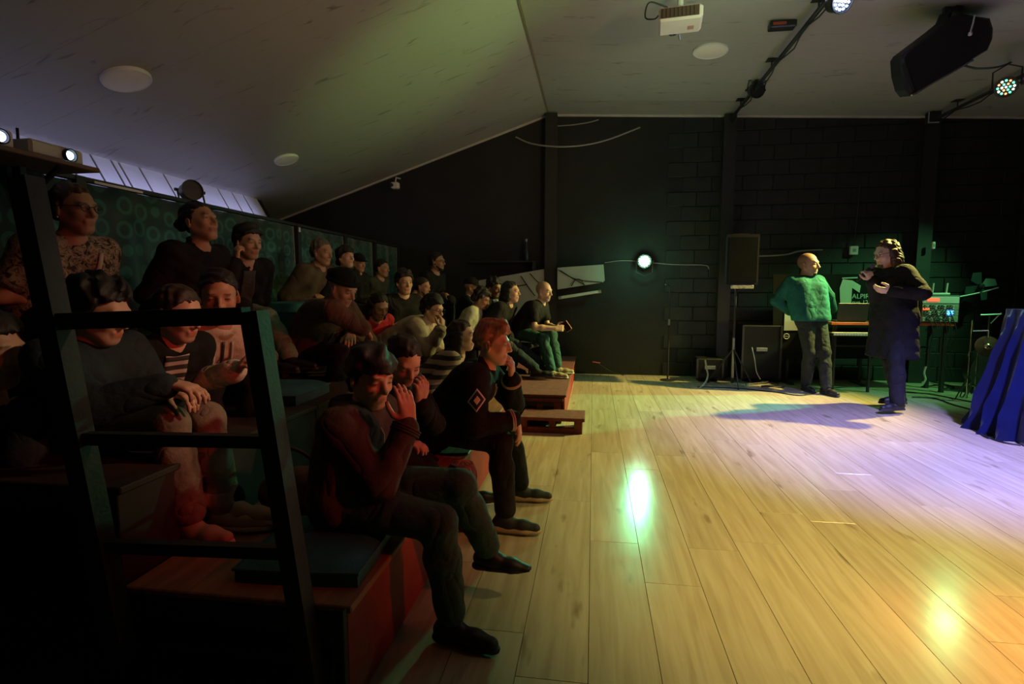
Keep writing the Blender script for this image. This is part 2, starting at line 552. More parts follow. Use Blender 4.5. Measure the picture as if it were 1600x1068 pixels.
# walls
wall_back = struct(MB().box((-5.2, YB, -0.02), (6.6, YB + 0.15, 3.9)).build('wall_back', M_WALL))
blk_src = None
row = 0
z = 0.0
while z < 3.5:
    x = 1.0 + (0.2 if row % 2 else 0.0)
    while x < 5.75:
        if blk_src is None:
            blk_src = MB().bevbox((0, 0, 0), (0.392, 0.016, 0.192), 0.006).build('block', M_BLOCK, wall_back)
            blk_src.location = (x, YB - 0.014, z)
        else:
            copy_part(blk_src, 'block', wall_back, (x, YB - 0.014 + rng.uniform(-0.003, 0.003), z))
        x += 0.4
    z += 0.2; row += 1
struct(MB().box((6.5, -1.6, -0.02), (6.6, YB, 3.9)).build('wall_right', M_WALL))
struct(MB().box((-5.2, -1.6, -0.02), (6.6, -1.5, 3.9)).build('wall_front', M_WALL))
struct(MB().box((-5.3, -1.6, -0.02), (-5.2, YB, 3.9)).build('wall_far_left', M_WALL))

# ceiling: two slopes of marbled panels
def ceiling_side(xa, xb, zf, w):
    root = bpy.data.objects.new('ceiling', None); COL.objects.link(root); struct(root)
    za, zb = zf(xa), zf(xb)
    mb = MB()
    mb.add([(xa, -1.6, za + .05), (xb, -1.6, zb + .05), (xb, YB, zb + .05), (xa, YB, za + .05),
            (xa, -1.6, za + .12), (xb, -1.6, zb + .12), (xb, YB, zb + .12), (xa, YB, za + .12)],
           [(0, 3, 2, 1), (4, 5, 6, 7), (0, 1, 5, 4), (1, 2, 6, 5), (2, 3, 7, 6), (3, 0, 4, 7)])
    mb.build('backing', M_BLACKMAT, root)
    src = None
    y = -1.6
    while y < YB - 0.01:
        ln = min(w, YB - y)
        if src is None or abs(ln - w) > 1e-6:
            m2 = MB(); g = 0.0008
            m2.add([(xa, g, za), (xb, g, zb), (xb, ln - g, zb), (xa, ln - g, za), (xa, g, za + .03), (xb, g, zb + .03), (xb, ln - g, zb + .03), (xa, ln - g, za + .03)],
                   [(0, 3, 2, 1), (4, 5, 6, 7), (0, 1, 5, 4), (1, 2, 6, 5), (2, 3, 7, 6), (3, 0, 4, 7)])
            o = m2.build('ceiling_panel', M_CEIL, root); o.location = (0, y, 0)
            if src is None: src = o
        else:
            copy_part(src, 'ceiling_panel', root, (0, y, 0))
        y += w
    return root
ceiling_side(-5.2, RX - 0.004, zl, 0.6025)
ceiling_side(RX + 0.004, 6.6, zr, 0.6025)
# edge mouldings along the back wall and the joint cover at the ridge
t1 = MB().bar((-5.2, YB - .02, zl(-5.2) - .012), (RX, YB - .02, zl(RX) - .012), .03, .024).build('trim_1', M_WHITE_TRIM); struct(t1)
t2 = MB().bar((RX, YB - .02, zr(RX) - .012), (6.5, YB - .02, zr(6.5) - .012), .03, .024).build('trim_2', M_WHITE_TRIM); struct(t2)
t3 = MB().box((RX - .012, -1.5, RZ - .014), (RX + .012, YB, RZ + .0)).build('trim_3', mk('ridge_strip', (0.22, 0.18, 0.13), 0.5)); struct(t3)

# steel columns on the back wall (H sections)
def column(x, ztop, w=0.15, d=0.14, lean=0.0):
    root = bpy.data.objects.new('column', None); COL.objects.link(root); root.location = (x, YB - d / 2 - .02, 0); struct(root)
    MB().box((-w / 2, -d / 2, 0), (w / 2, -d / 2 + .014, ztop)).build('flange', M_STEEL, root)
    MB().box((-w / 2, d / 2 - .014, 0), (w / 2, d / 2, ztop)).build('flange', M_STEEL, root)
    MB().box((-.006, -d / 2 + .014, 0), (.006, d / 2 - .014, ztop)).build('web', M_STEEL, root)
    return root
column(-0.62, zr(-0.62) - .02, 0.17)
column(1.78, zr(1.78) - .02, 0.16)
column(4.25, zr(4.25) - .02, 0.17)
column(5.42, zr(5.42) - .02, 0.12)

# teal fabric partition behind the top row
XF, ZF = -2.95, 1.876
wall_left = bpy.data.objects.new('wall_left', None); COL.objects.link(wall_left); struct(wall_left)
wall_left.location = (XF, 0, 0)
ys = [-0.2, 0.8, 1.8, 2.8, 3.82, 5.15, 6.2, 7.1, 7.98]
for a, b in zip(ys[:-1], ys[1:]):
    n, nz = 28, 8
    v = []; f = []
    ph = rng.random() * 6
    for i in range(n + 1):
        y = a + .03 + (b - a - .06) * i / n
        for j in range(nz + 1):
            zz = ZF * j / nz
            dx = 0.016 * math.sin(y * 11 + ph) * (1 - .5 * j / nz) + 0.008 * math.sin(y * 23 + zz * 3)
            v.append((dx, y, zz - .01))
    for i in range(n):
        for j in range(nz):
            q = i * (nz + 1) + j
            f.append((q, q + nz + 1, q + nz + 2, q + 1))
    ob = MB().add(v, f).build('fabric_panel', M_TEAL_RINGS, wall_left, smooth=True)
    mod = ob.modifiers.new('thick', 'SOLIDIFY'); mod.thickness = 0.004
    pr = MB().box((-.03, b - .03, 0), (.03, b + .03, ZF + .02)).build('partition_post', M_STEEL, wall_left)
MB().box((-.025, -0.2, ZF - .005), (.025, 7.98, ZF + .02)).build('top_rail', M_STEEL, wall_left)
MB().box((.026, 2.88, ZF - .008), (.034, 3.23, ZF + .006)).build('white_strip', M_WHITEPLASTIC, wall_left)
MB().box((.031, 5.135, ZF - .06), (.034, 5.165, ZF - .015)).build('paper_label', M_WHITEPLASTIC, wall_left)

# white lath boards under the eave behind the partition, lit by the lamp hidden there
wall_eave = bpy.data.objects.new('wall_eave', None); COL.objects.link(wall_eave); struct(wall_eave)
XT, ZT, XE, ZE = -4.50, 2.46, -3.95, 1.50
seam_px = [(94, 231), (140, 243), (172, 250), (184, 252), (217, 266), (255, 281), (340, 308), (362, 314), (380, 318), (402, 322)]
sy = [1.2, 1.9, 2.5, 3.0, 3.55] + [float(at(a, b, X=XT)[1]) for a, b in seam_px]
for a, b in zip(sy[:-1], sy[1:]):
    a += 0.012; b -= 0.012
    MB().add([(XT, a, ZT), (XT, b, ZT), (XE, b, ZE), (XE, a, ZE), (XT - .015, a, ZT), (XT - .015, b, ZT), (XE - .015, b, ZE), (XE - .015, a, ZE)],
             [(0, 3, 2, 1), (4, 5, 6, 7), (0, 1, 5, 4), (1, 2, 6, 5), (2, 3, 7, 6), (3, 0, 4, 7)]).build('lath_board', M_LILAC_BOARD, wall_eave)
MB().add([(XT - .02, 1.2, ZT), (XT - .02, 7.0, ZT), (XE - .02, 7.0, ZE), (XE - .02, 1.2, ZE), (XT - .05, 1.2, ZT), (XT - .05, 7.0, ZT), (XE - .05, 7.0, ZE), (XE - .05, 1.2, ZE)],
         [(0, 3, 2, 1), (4, 5, 6, 7), (0, 1, 5, 4), (1, 2, 6, 5), (2, 3, 7, 6), (3, 0, 4, 7)]).build('backing', M_BLACKMAT, wall_eave)
d = bpy.data.lights.new('eave_tube_lamp', 'AREA'); d.shape = 'RECTANGLE'; d.size = 0.10; d.size_y = 5.0
d.color = (0.50, 0.52, 1.0); d.energy = 5.5
o = bpy.data.objects.new('eave_tube_lamp', d); COL.objects.link(o)
o.location = (-3.25, 4.2, 1.5)
dv_ = Vector((-4.42, 4.2, 2.22)) - Vector((-3.25, 4.2, 1.5)); dv_.normalize()
zc = -dv_; yc = Vector((0, 1, 0)); xc = yc.cross(zc)
o.rotation_euler = Matrix((xc, yc, zc)).transposed().to_euler()
d.spread = R(18)

# ================================================================== bleacher
def tier(label, x0, x1, y0, y1, zt, mdeck, mfront, boards=1.2, legs=True):
    root = thing('bleacher_tier', label, 'bleacher', (x1, y0, 0), 'wooden audience tiers')
    y = 0.0
    L = y1 - y0; W = x1 - x0
    while y < L - 1e-6:
        b = min(boards, L - y)
        MB().bevbox((-W, y + .002, zt - .022), (0.012, y + b - .002, zt), .004).build('deck_board', mdeck, root)
        MB().bevbox((-.02, y + .002, 0.02), (0, y + b - .002, zt - .023), .003).build('front_panel', mfront, root)
        y += b
    MB().box((-W, .001, zt - .09), (-.021, .022, zt - .024)).build('end_rail', M_STEEL, root)
    MB().box((-W, .003, 0.16), (-.06, .022, 0.185)).build('end_rail', M_STEEL, root)
    for lx in (-W + .03, -.06):
        MB().box((lx - .02, .024, 0), (lx + .02, .064, zt - .023)).build('leg', M_STEEL, root)
        MB().box((lx - .02, L - .06, 0), (lx + .02, L - .02, zt - .023)).build('leg', M_STEEL, root)
    return root
Z1, Z2, Z3 = 0.35, 0.65, 0.95
M_DARKDECK = mk('dark_stained_deck', (0.035, 0.018, 0.014), 0.7, var=0.3, scale=4)
M_DARKPANEL = mk('dark_stained_panel', (0.028, 0.012, 0.010), 0.7, var=0.3, scale=4)
t_1 = tier('lowest bleacher tier with bare plywood deck and red front, beside the railing', -1.40, -0.68, 1.38, 4.62, Z1, M_PLY, M_REDPANEL)
tier('middle bleacher tier of dark boards above the plywood front tier', -2.06, -1.42, 1.40, 7.95, Z2, M_DARKDECK, M_DARKPANEL)
tier('topmost bleacher tier in front of the teal ring fabric', -2.91, -2.08, 1.40, 7.95, Z3, M_DARKDECK, M_DARKPANEL)
tier('low dark red platform carrying the two chairs near the back wall', -1.40, -0.25, 4.98, 7.95, 0.27, M_REDCARPET, M_REDPANEL)

# slotted steel upright at the near corner of the front tier
sp = MB()
for k in range(7):
    zz = k * .05
    sp.box((-.722, 1.358, zz), (-.682, 1.364, zz + .012))
    sp.box((-.722, 1.358, zz + .012), (-.711, 1.364, zz + .05)); sp.box((-.693, 1.358, zz + .012), (-.682, 1.364, zz + .05))
sp.box((-.688, 1.362, 0), (-.682, 1.379, .35))
ob = sp.build('slotted_upright', M_STEEL, None)
ob.parent = t_1; ob.location = -Vector(t_1.location)

# steps up to the platform
def step(label, lo, hi, open_front=True):
    root = thing('step_box', label, 'step', ((lo[0] + hi[0]) / 2, lo[1], 0))
    o = root.location
    def bx(nm, a, b): return MB().bevbox(np.array(a) - np.array(o), np.array(b) - np.array(o), .004).build(nm, M_REDCARPET, root)
    bx('tread', (lo[0], lo[1], hi[2] - .03), hi)
    bx('side_board', (lo[0], lo[1] + .01, 0), (lo[0] + .06, hi[1], hi[2] - .031))
    bx('side_board', (hi[0] - .09, lo[1] + .01, 0), (hi[0] - .02, hi[1], hi[2] - .031))
    bx('bottom_rail', (lo[0] + .061, lo[1] + .01, 0), (hi[0] - .091, lo[1] + .05, .05))
    bx('middle_post', ((lo[0] + hi[0]) / 2 - .03, lo[1] + .012, .051), ((lo[0] + hi[0]) / 2 + .03, hi[1], hi[2] - .031))
    return root
step('low open-fronted step with maroon carpet standing on the wooden floor', (-0.62, 4.62, 0), (-0.06, 4.96, 0.14))
step('taller maroon carpeted step behind the low open step', (-0.70, 4.97, 0), (-0.262, 5.2, 0.235)).location.y = 4.97 - 0.0

# black metal railing at the near end
rail = thing('railing', 'black square-tube metal railing beside the near end of the bleacher', 'railing', at(490, 1060, Y=1.33))
ro = np.array(rail.location)
def rb(nm, a, b, w, h=None, up=(0, 1, 0)):
    MB().bar(a - ro, b - ro, w, h, up).build(nm, M_RAIL, rail)
def rp(x, y, Y=1.33): return at(x, y, Y=Y)
rb('post', rp(397, 486), rp(494, 1100), .05, .056)
rb('post', rp(40, 278), rp(192, 1030), .06, .056)
rb('top_rail', rp(85, 502), rp(385, 493), .046, .04)
rb('middle_rail', rp(128, 684), rp(425, 689), .034, .03)
rb('lower_rail', rp(168, 852), rp(452, 862), .034, .03)

# cushions on the tiers
def cushion(label, c, sx, sy_, h, rz=0.0, mat=None):
    root = thing('seat_cushion', label, 'cushion', c, 'flat seat cushions')
    n = 10; v = []; f = []
    for i in range(n + 1):
        for j in range(n + 1):
            u, w = i / n * 2 - 1, j / n * 2 - 1
            e = (1 - u ** 6) * (1 - w ** 6)
            v.append((u * sx / 2 * (1 - .03 * w * w), w * sy_ / 2 * (1 - .03 * u * u), h * (.62 + .38 * e ** .5)))
    m = (n + 1) ** 2
    for p in list(v): v.append((p[0], p[1], .0))
    for i in range(n):
        for j in range(n):
            q = i * (n + 1) + j
            f.append((q, q + n + 1, q + n + 2, q + 1)); f.append((m + q, m + q + 1, m + q + n + 2, m + q + n + 1))
    for i in range(n):
        for a, b in ((i * (n + 1), (i + 1) * (n + 1)), (i * (n + 1) + n, (i + 1) * (n + 1) + n), (i, i + 1), (n * (n + 1) + i, n * (n + 1) + i + 1)):
            f.append((a, b, m + b, m + a))
    o = MB().add(v, f).build('cover', mat or M_TEALCUSH, root, smooth=True)
    pts = [(sx / 2 * .985 * a, sy_ / 2 * .985 * b, h * .62) for a, b in ((-1, -1), (0, -1.02), (1, -1), (1.02, 0), (1, 1), (0, 1.02), (-1, 1), (-1.02, 0))]
    MB().tube(pts, .005, 6, closed=True).build('piping', mat or M_TEALCUSH, root)
    root.rotation_euler = (0, 0, rz)
    return root
cushion('teal seat cushion on the plywood deck next to the railing post', (-0.90, 1.66, Z1), .40, .40, .07, R(4))
cushion('teal seat cushion under the woman with hands at her face', (-0.92, 2.24, Z1), .40, .44, .06, R(-3))
cushion('teal seat cushion on the topmost tier beside the person in mint trousers', (-2.40, 3.98, Z3), .42, .40, .20, R(2))
cushion('teal seat cushion on the middle tier behind the man in brown jacket', (-1.72, 2.75, Z2), .42, .40, .08, R(2))

# ================================================================== people: signed-distance bodies
def V3(*a): return np.array(a, float)
def nrm(v): return v / (np.linalg.norm(v) + 1e-12)


class Field:
    """rectilinear grid, fine where detail is needed; primitives blended by smooth minimum"""
    def __init__(self, lo, hi, fine, coarse, boxes=()):
        self.ax = []
        for i in range(3):
            c = [lo[i]]
            iv = [(b[0][i], b[1][i]) for b in boxes]
            while c[-1] < hi[i]:
                x = c[-1]
                c.append(x + (fine if any(a - coarse <= x <= b for a, b in iv) else coarse))
            self.ax.append(np.array(c, np.float32))
        self.F = np.full([len(a) for a in self.ax], 1.0, np.float32)

    def sl(self, lo, hi):
        s = []
        for i in range(3):
            a = np.searchsorted(self.ax[i], lo[i]) - 1
            b = np.searchsorted(self.ax[i], hi[i]) + 1
            s.append(slice(max(a, 0), min(b, len(self.ax[i]))))
        return tuple(s)

    def coords(self, s):
        return (self.ax[0][s[0]][:, None, None], self.ax[1][s[1]][None, :, None], self.ax[2][s[2]][None, None, :])

    def blend(self, s, d, k, op):
        f = self.F[s]
        if op == 'sub':
            d = -d
            h = np.maximum(k - np.abs(f - d), 0) / k
            self.F[s] = np.maximum(f, d) + h * h * k * .25
        elif op == 'and':
            self.F[s] = np.maximum(f, d)
        else:
            h = np.maximum(k - np.abs(f - d), 0) / k
            self.F[s] = np.minimum(f, d) - h * h * k * .25

    def add(self, pr, off=0.0):
        kind = pr[0]
        op = 'sub' if kind.startswith('-') else 'add'
        kind = kind.lstrip('-')
        if op == 'sub': off = 0
        if kind == 'c':                 # tapered capsule
            _, a, b, ra, rb, k = pr[:6]
            m = max(ra, rb) + off + k + .03
            s = self.sl(np.minimum(a, b) - m, np.maximum(a, b) + m)
            x, y, z = self.coords(s)
            ba = b - a; L2 = max(float(ba @ ba), 1e-9)
            px, py, pz = x - a[0], y - a[1], z - a[2]
            t = np.clip((px * ba[0] + py * ba[1] + pz * ba[2]) / L2, 0, 1)
            d = np.sqrt((px - t * ba[0]) ** 2 + (py - t * ba[1]) ** 2 + (pz - t * ba[2]) ** 2) - (ra + (rb - ra) * t + off)
        else:                           # ellipsoid with axes
            _, c, r, A, k = pr[:5]
            r = np.array(r) + off
            m = float(max(r)) + k + .03
            s = self.sl(c - m, c + m)
            x, y, z = self.coords(s)
            px, py, pz = x - c[0], y - c[1], z - c[2]
            q = [px * A[i][0] + py * A[i][1] + pz * A[i][2] for i in range(3)]
            k0 = np.sqrt(sum((q[i] / r[i]) ** 2 for i in range(3)))
            k1 = np.sqrt(sum((q[i] / r[i] ** 2) ** 2 for i in range(3))) + 1e-6
            d = k0 * (k0 - 1) / k1
        self.blend(s, d.astype(np.float32), max(k, 1e-4), op)

    def cut(self, p, n):
        """keep the side of the plane through p that n points to"""
        x, y, z = self.coords((slice(None),) * 3)
        d = -((x - p[0]) * n[0] + (y - p[1]) * n[1] + (z - p[2]) * n[2])
        self.F = np.maximum(self.F, d)

    def ripple(self, amp, freq, seed, crease=False):
        g = random.Random(seed)
        x, y, z = self.coords((slice(None),) * 3)
        for i in range(3):
            k = np.array([g.uniform(-1, 1) for _ in range(3)]); k = nrm(k) * freq * g.uniform(.7, 1.6)
            w = np.array([g.uniform(-1, 1) for _ in range(3)]); w = nrm(w) * freq * .5
            ph = np.sin(x * k[0] + y * k[1] + z * k[2] + 1.7 * np.sin(x * w[0] + y * w[1] + z * w[2] + i)).astype(np.float32)
            self.F = self.F + (amp / (1 + .5 * i)) * (ph if not crease else 1.2 * np.sqrt(np.abs(ph)) - .9)

    def mesh(self):
        F = self.F
        S = F < 0
        n = F.shape
        cnt = np.zeros([k - 1 for k in n], np.uint8)
        for i in (0, 1):
            for j in (0, 1):
                for k in (0, 1):
                    cnt += S[i:n[0] - 1 + i, j:n[1] - 1 + j, k:n[2] - 1 + k]
        act = (cnt > 0) & (cnt < 8)
        I = np.argwhere(act)
        if len(I) == 0: return np.zeros((0, 3)), np.zeros((0, 4), int)
        acc = np.zeros((len(I), 3)); w = np.zeros(len(I))
        A = self.ax
        cs = [(i, j, k) for i in (0, 1) for j in (0, 1) for k in (0, 1)]
        for a in cs:
            for ax in range(3):
                if a[ax] == 1: continue
                b = list(a); b[ax] = 1
                ia = I + np.array(a); ib = I + np.array(b)
                fa = F[ia[:, 0], ia[:, 1], ia[:, 2]].astype(float); fb = F[ib[:, 0], ib[:, 1], ib[:, 2]].astype(float)
                m = (fa < 0) != (fb < 0)
                t = np.where(m, fa / np.where(m, fa - fb, 1), 0)
                pa = np.stack([A[q][ia[:, q]] for q in range(3)], 1).astype(float)
                pb = np.stack([A[q][ib[:, q]] for q in range(3)], 1).astype(float)
                acc[m] += (pa + (pb - pa) * t[:, None])[m]
                w[m] += 1
        V = acc / w[:, None]
        vid = np.full(cnt.shape, -1, np.int32)
        vid[I[:, 0], I[:, 1], I[:, 2]] = np.arange(len(I))
        Q = []
        for ax in range(3):
            o = [q for q in range(3) if q != ax]
            s0 = [slice(1, n[q] - 1) for q in range(3)]; s1 = list(s0)
            s0[ax] = slice(0, n[ax] - 1); s1[ax] = slice(1, n[ax])
            a = S[tuple(s0)]; b = S[tuple(s1)]
            E = np.argwhere(a != b)
            if len(E) == 0: continue
            inside = a[E[:, 0], E[:, 1], E[:, 2]]
            E = E.copy()
            for q in o: E[:, q] += 1
            def cell(d0, d1):
                c = E.copy(); c[:, o[0]] -= d0; c[:, o[1]] -= d1
                return vid[c[:, 0], c[:, 1], c[:, 2]]
            q4 = np.stack([cell(1, 1), cell(0, 1), cell(0, 0), cell(1, 0)], 1)
            flip = inside if ax != 1 else ~inside
            q4 = np.where(flip[:, None], q4, q4[:, ::-1])
            Q.append(q4)
        Q = np.concatenate(Q)
        Q = Q[(Q >= 0).all(1)]
        return V, Q


def np_mesh(name, V, Q, mat, parent, origin, colors=None):
    me = bpy.data.meshes.new(name)
    me.vertices.add(len(V)); me.vertices.foreach_set('co', (V - origin).astype(np.float32).ravel())
    me.loops.add(len(Q) * 4); me.loops.foreach_set('vertex_index', Q.astype(np.int32).ravel())
    me.polygons.add(len(Q)); me.polygons.foreach_set('loop_start', np.arange(0, len(Q) * 4, 4, dtype=np.int32))
    me.polygons.foreach_set('use_smooth', np.ones(len(Q), bool))
    me.update(calc_edges=True)
    me.validate()
    if colors is not None:
        ca = me.color_attributes.new('Col', 'FLOAT_COLOR', 'POINT')
        ca.data.foreach_set('color', np.concatenate([colors, np.ones((len(colors), 1))], 1).astype(np.float32).ravel())
    me.materials.append(mat)
    o = bpy.data.objects.new(name, me); COL.objects.link(o)
    if parent is not None: o.parent = parent
    return o


def bounds(prims, off=0.0):
    lo = V3(9e9, 9e9, 9e9); hi = -lo
    for p in prims:
        if p[0].startswith('-'): continue
        if p[0] == 'c':
            r = max(p[3], p[4]) + off
            lo = np.minimum(lo, np.minimum(p[1], p[2]) - r); hi = np.maximum(hi, np.maximum(p[1], p[2]) + r)
        else:
            r = max(p[2]) + off
            lo = np.minimum(lo, p[1] - r); hi = np.maximum(hi, p[1] + r)
    return lo - .03, hi + .03


def sdf_object(name, prims, mat, parent, origin, fine, coarse, boxes=(), off=0.0, cuts=(), ripple=None, colorf=None):
    lo, hi = bounds(prims, off)
    fl = Field(lo, hi, fine, coarse, boxes)
    for p in prims: fl.add(p, off)
    if ripple: fl.ripple(*ripple)
    for p, n in cuts: fl.cut(p, n)
    V, Q = fl.mesh()
    return np_mesh(name, V, Q, mat, parent, origin, colorf(V) if colorf else None)


def ik(a, b, l1, l2, pole):
    """middle joint between a and b; returns joint and reachable end"""
    d = b - a; L = np.linalg.norm(d)
    mx = (l1 + l2) * .995
    if L > mx: b = a + d / L * mx; d = b - a; L = mx
    L = max(L, abs(l1 - l2) + .02)
    u = nrm(d)
    x = (l1 * l1 - l2 * l2 + L * L) / (2 * L)
    h = math.sqrt(max(l1 * l1 - x * x, 0))
    p = pole - u * (pole @ u)
    return a + u * x + nrm(p) * h, b


def hand_prims(w, d, n, right, s, curl=20, spread=.0, thumb=1.0):
    """palm, four fingers of unequal length and a thumb from the side of the palm"""
    d = nrm(d); n = nrm(n - d * (n @ d))
    t = np.cross(d, n) if right else np.cross(n, d)
    P = []
    kn = []
    for i in range(4):
        k = w + d * (.086 - .003 * i - (.006 if i == 3 else 0)) * s + t * (.027 - .0185 * i) * s
        kn.append(k)
        P.append(('c', w + t * (.012 - .010 * i) * s, k, .017 * s, .0125 * s, .012 * s))
    P.append(('c', w + d * .02 * s + t * .012 * s, w + d * .055 * s + t * .018 * s, .017 * s, .015 * s, .012 * s))
    for i, ln in enumerate((.072, .080, .074, .058)):
        c = R(curl * (1 + .12 * i)); ang = 0
        p = kn[i]; dd = d + t * spread * (1.5 - i)
        for j, fr in enumerate((.45, .31, .24)):
            ang += c * (1.0 if j else .8)
            q = p + nrm(math.cos(ang) * dd + math.sin(ang) * n) * ln * fr * s
            P.append(('c', p, q, (.0098 - .0008 * j) * s, (.0090 - .0008 * j) * s, .004 * s))
            p = q
    b = w + d * .022 * s + t * .022 * s
    m = b + nrm(d * .55 + t * .75 * thumb + n * .35) * .042 * s
    e = m + nrm(d * .85 + t * .30 * thumb + n * .30) * .032 * s
    e2 = e + nrm(d * .95 + t * .05 + n * .30) * .024 * s
    P += [('c', b, m, .0150 * s, .0122 * s, .010 * s), ('c', m, e, .0118 * s, .0105 * s, .004), ('c', e, e2, .0102 * s, .0085 * s, .004)]
    return P


def head_prims(H, A, s, fem=False):
    """A rows: forward, left, up"""
    def p(f, l, u): return H + (A[0] * f + A[1] * l + A[2] * u) * s
    j = .9 if fem else 1.0
    P = [('e', p(-.015, 0, .032), (.100 * s, .077 * s, .090 * s), A, .01),
         ('e', p(.026, 0, -.030), (.066 * s, .058 * s, .086 * s), A, .03 * s),
         ('c', p(.060, -.008, -.096), p(.060, .008, -.096), .023 * s * j, .023 * s * j, .025 * s)]
    for q in (-1, 1):
        P += [('c', p(-.005, .054 * q * j, -.045), p(.050, .018 * q, -.098), .020 * s * j, .018 * s * j, .03 * s),
              ('e', p(.058, .038 * q, -.028), (.022 * s, .022 * s, .020 * s), A, .025 * s)]
    P += [('c', p(.080, -.034, .022), p(.080, .034, .022), .0135 * s, .0135 * s, .02 * s)]
    for q in (-1, 1):
        P += [('-e', p(.100, .033 * q, .000), (.018 * s, .020 * s, .013 * s), A, .012 * s)]
    P += [('c', p(.088, 0, .012), p(.111, 0, -.030), .0085 * s, .0125 * s * j, .012 * s),
          ('c', p(.094, -.013, -.036), p(.094, .013, -.036), .0085 * s, .0085 * s, .008 * s),
          ('c', p(.084, -.019, -.0625), p(.084, .019, -.0625), .0082 * s, .0082 * s, .008 * s),
          ('c', p(.082, -.016, -.0765), p(.082, .016, -.0765), .0088 * s, .0088 * s, .008 * s)]
    for q in (-1, 1):                                     # eyelids
        P += [('e', p(.0765, .033 * q, .001), (.0135 * s, .0165 * s, .0115 * s), A, .004 * s)]
    for q in (-1, 1):                                     # ears
        B = np.array([nrm(A[0] + A[2] * .25), nrm(A[1] * q + A[0] * -.45), nrm(A[2] - A[0] * .25)])
        P += [('e', p(-.012, .079 * q, -.008), (.020 * s, .009 * s, .033 * s), B, .008 * s),
              ('-e', p(-.006, .088 * q, -.004), (.010 * s, .006 * s, .018 * s), B, .006 * s)]
    return P


SKINS = dict(light=(.58, .36, .25), tan=(.46, .26, .16), brown=(.34, .18, .11), pale=(.66, .44, .33))


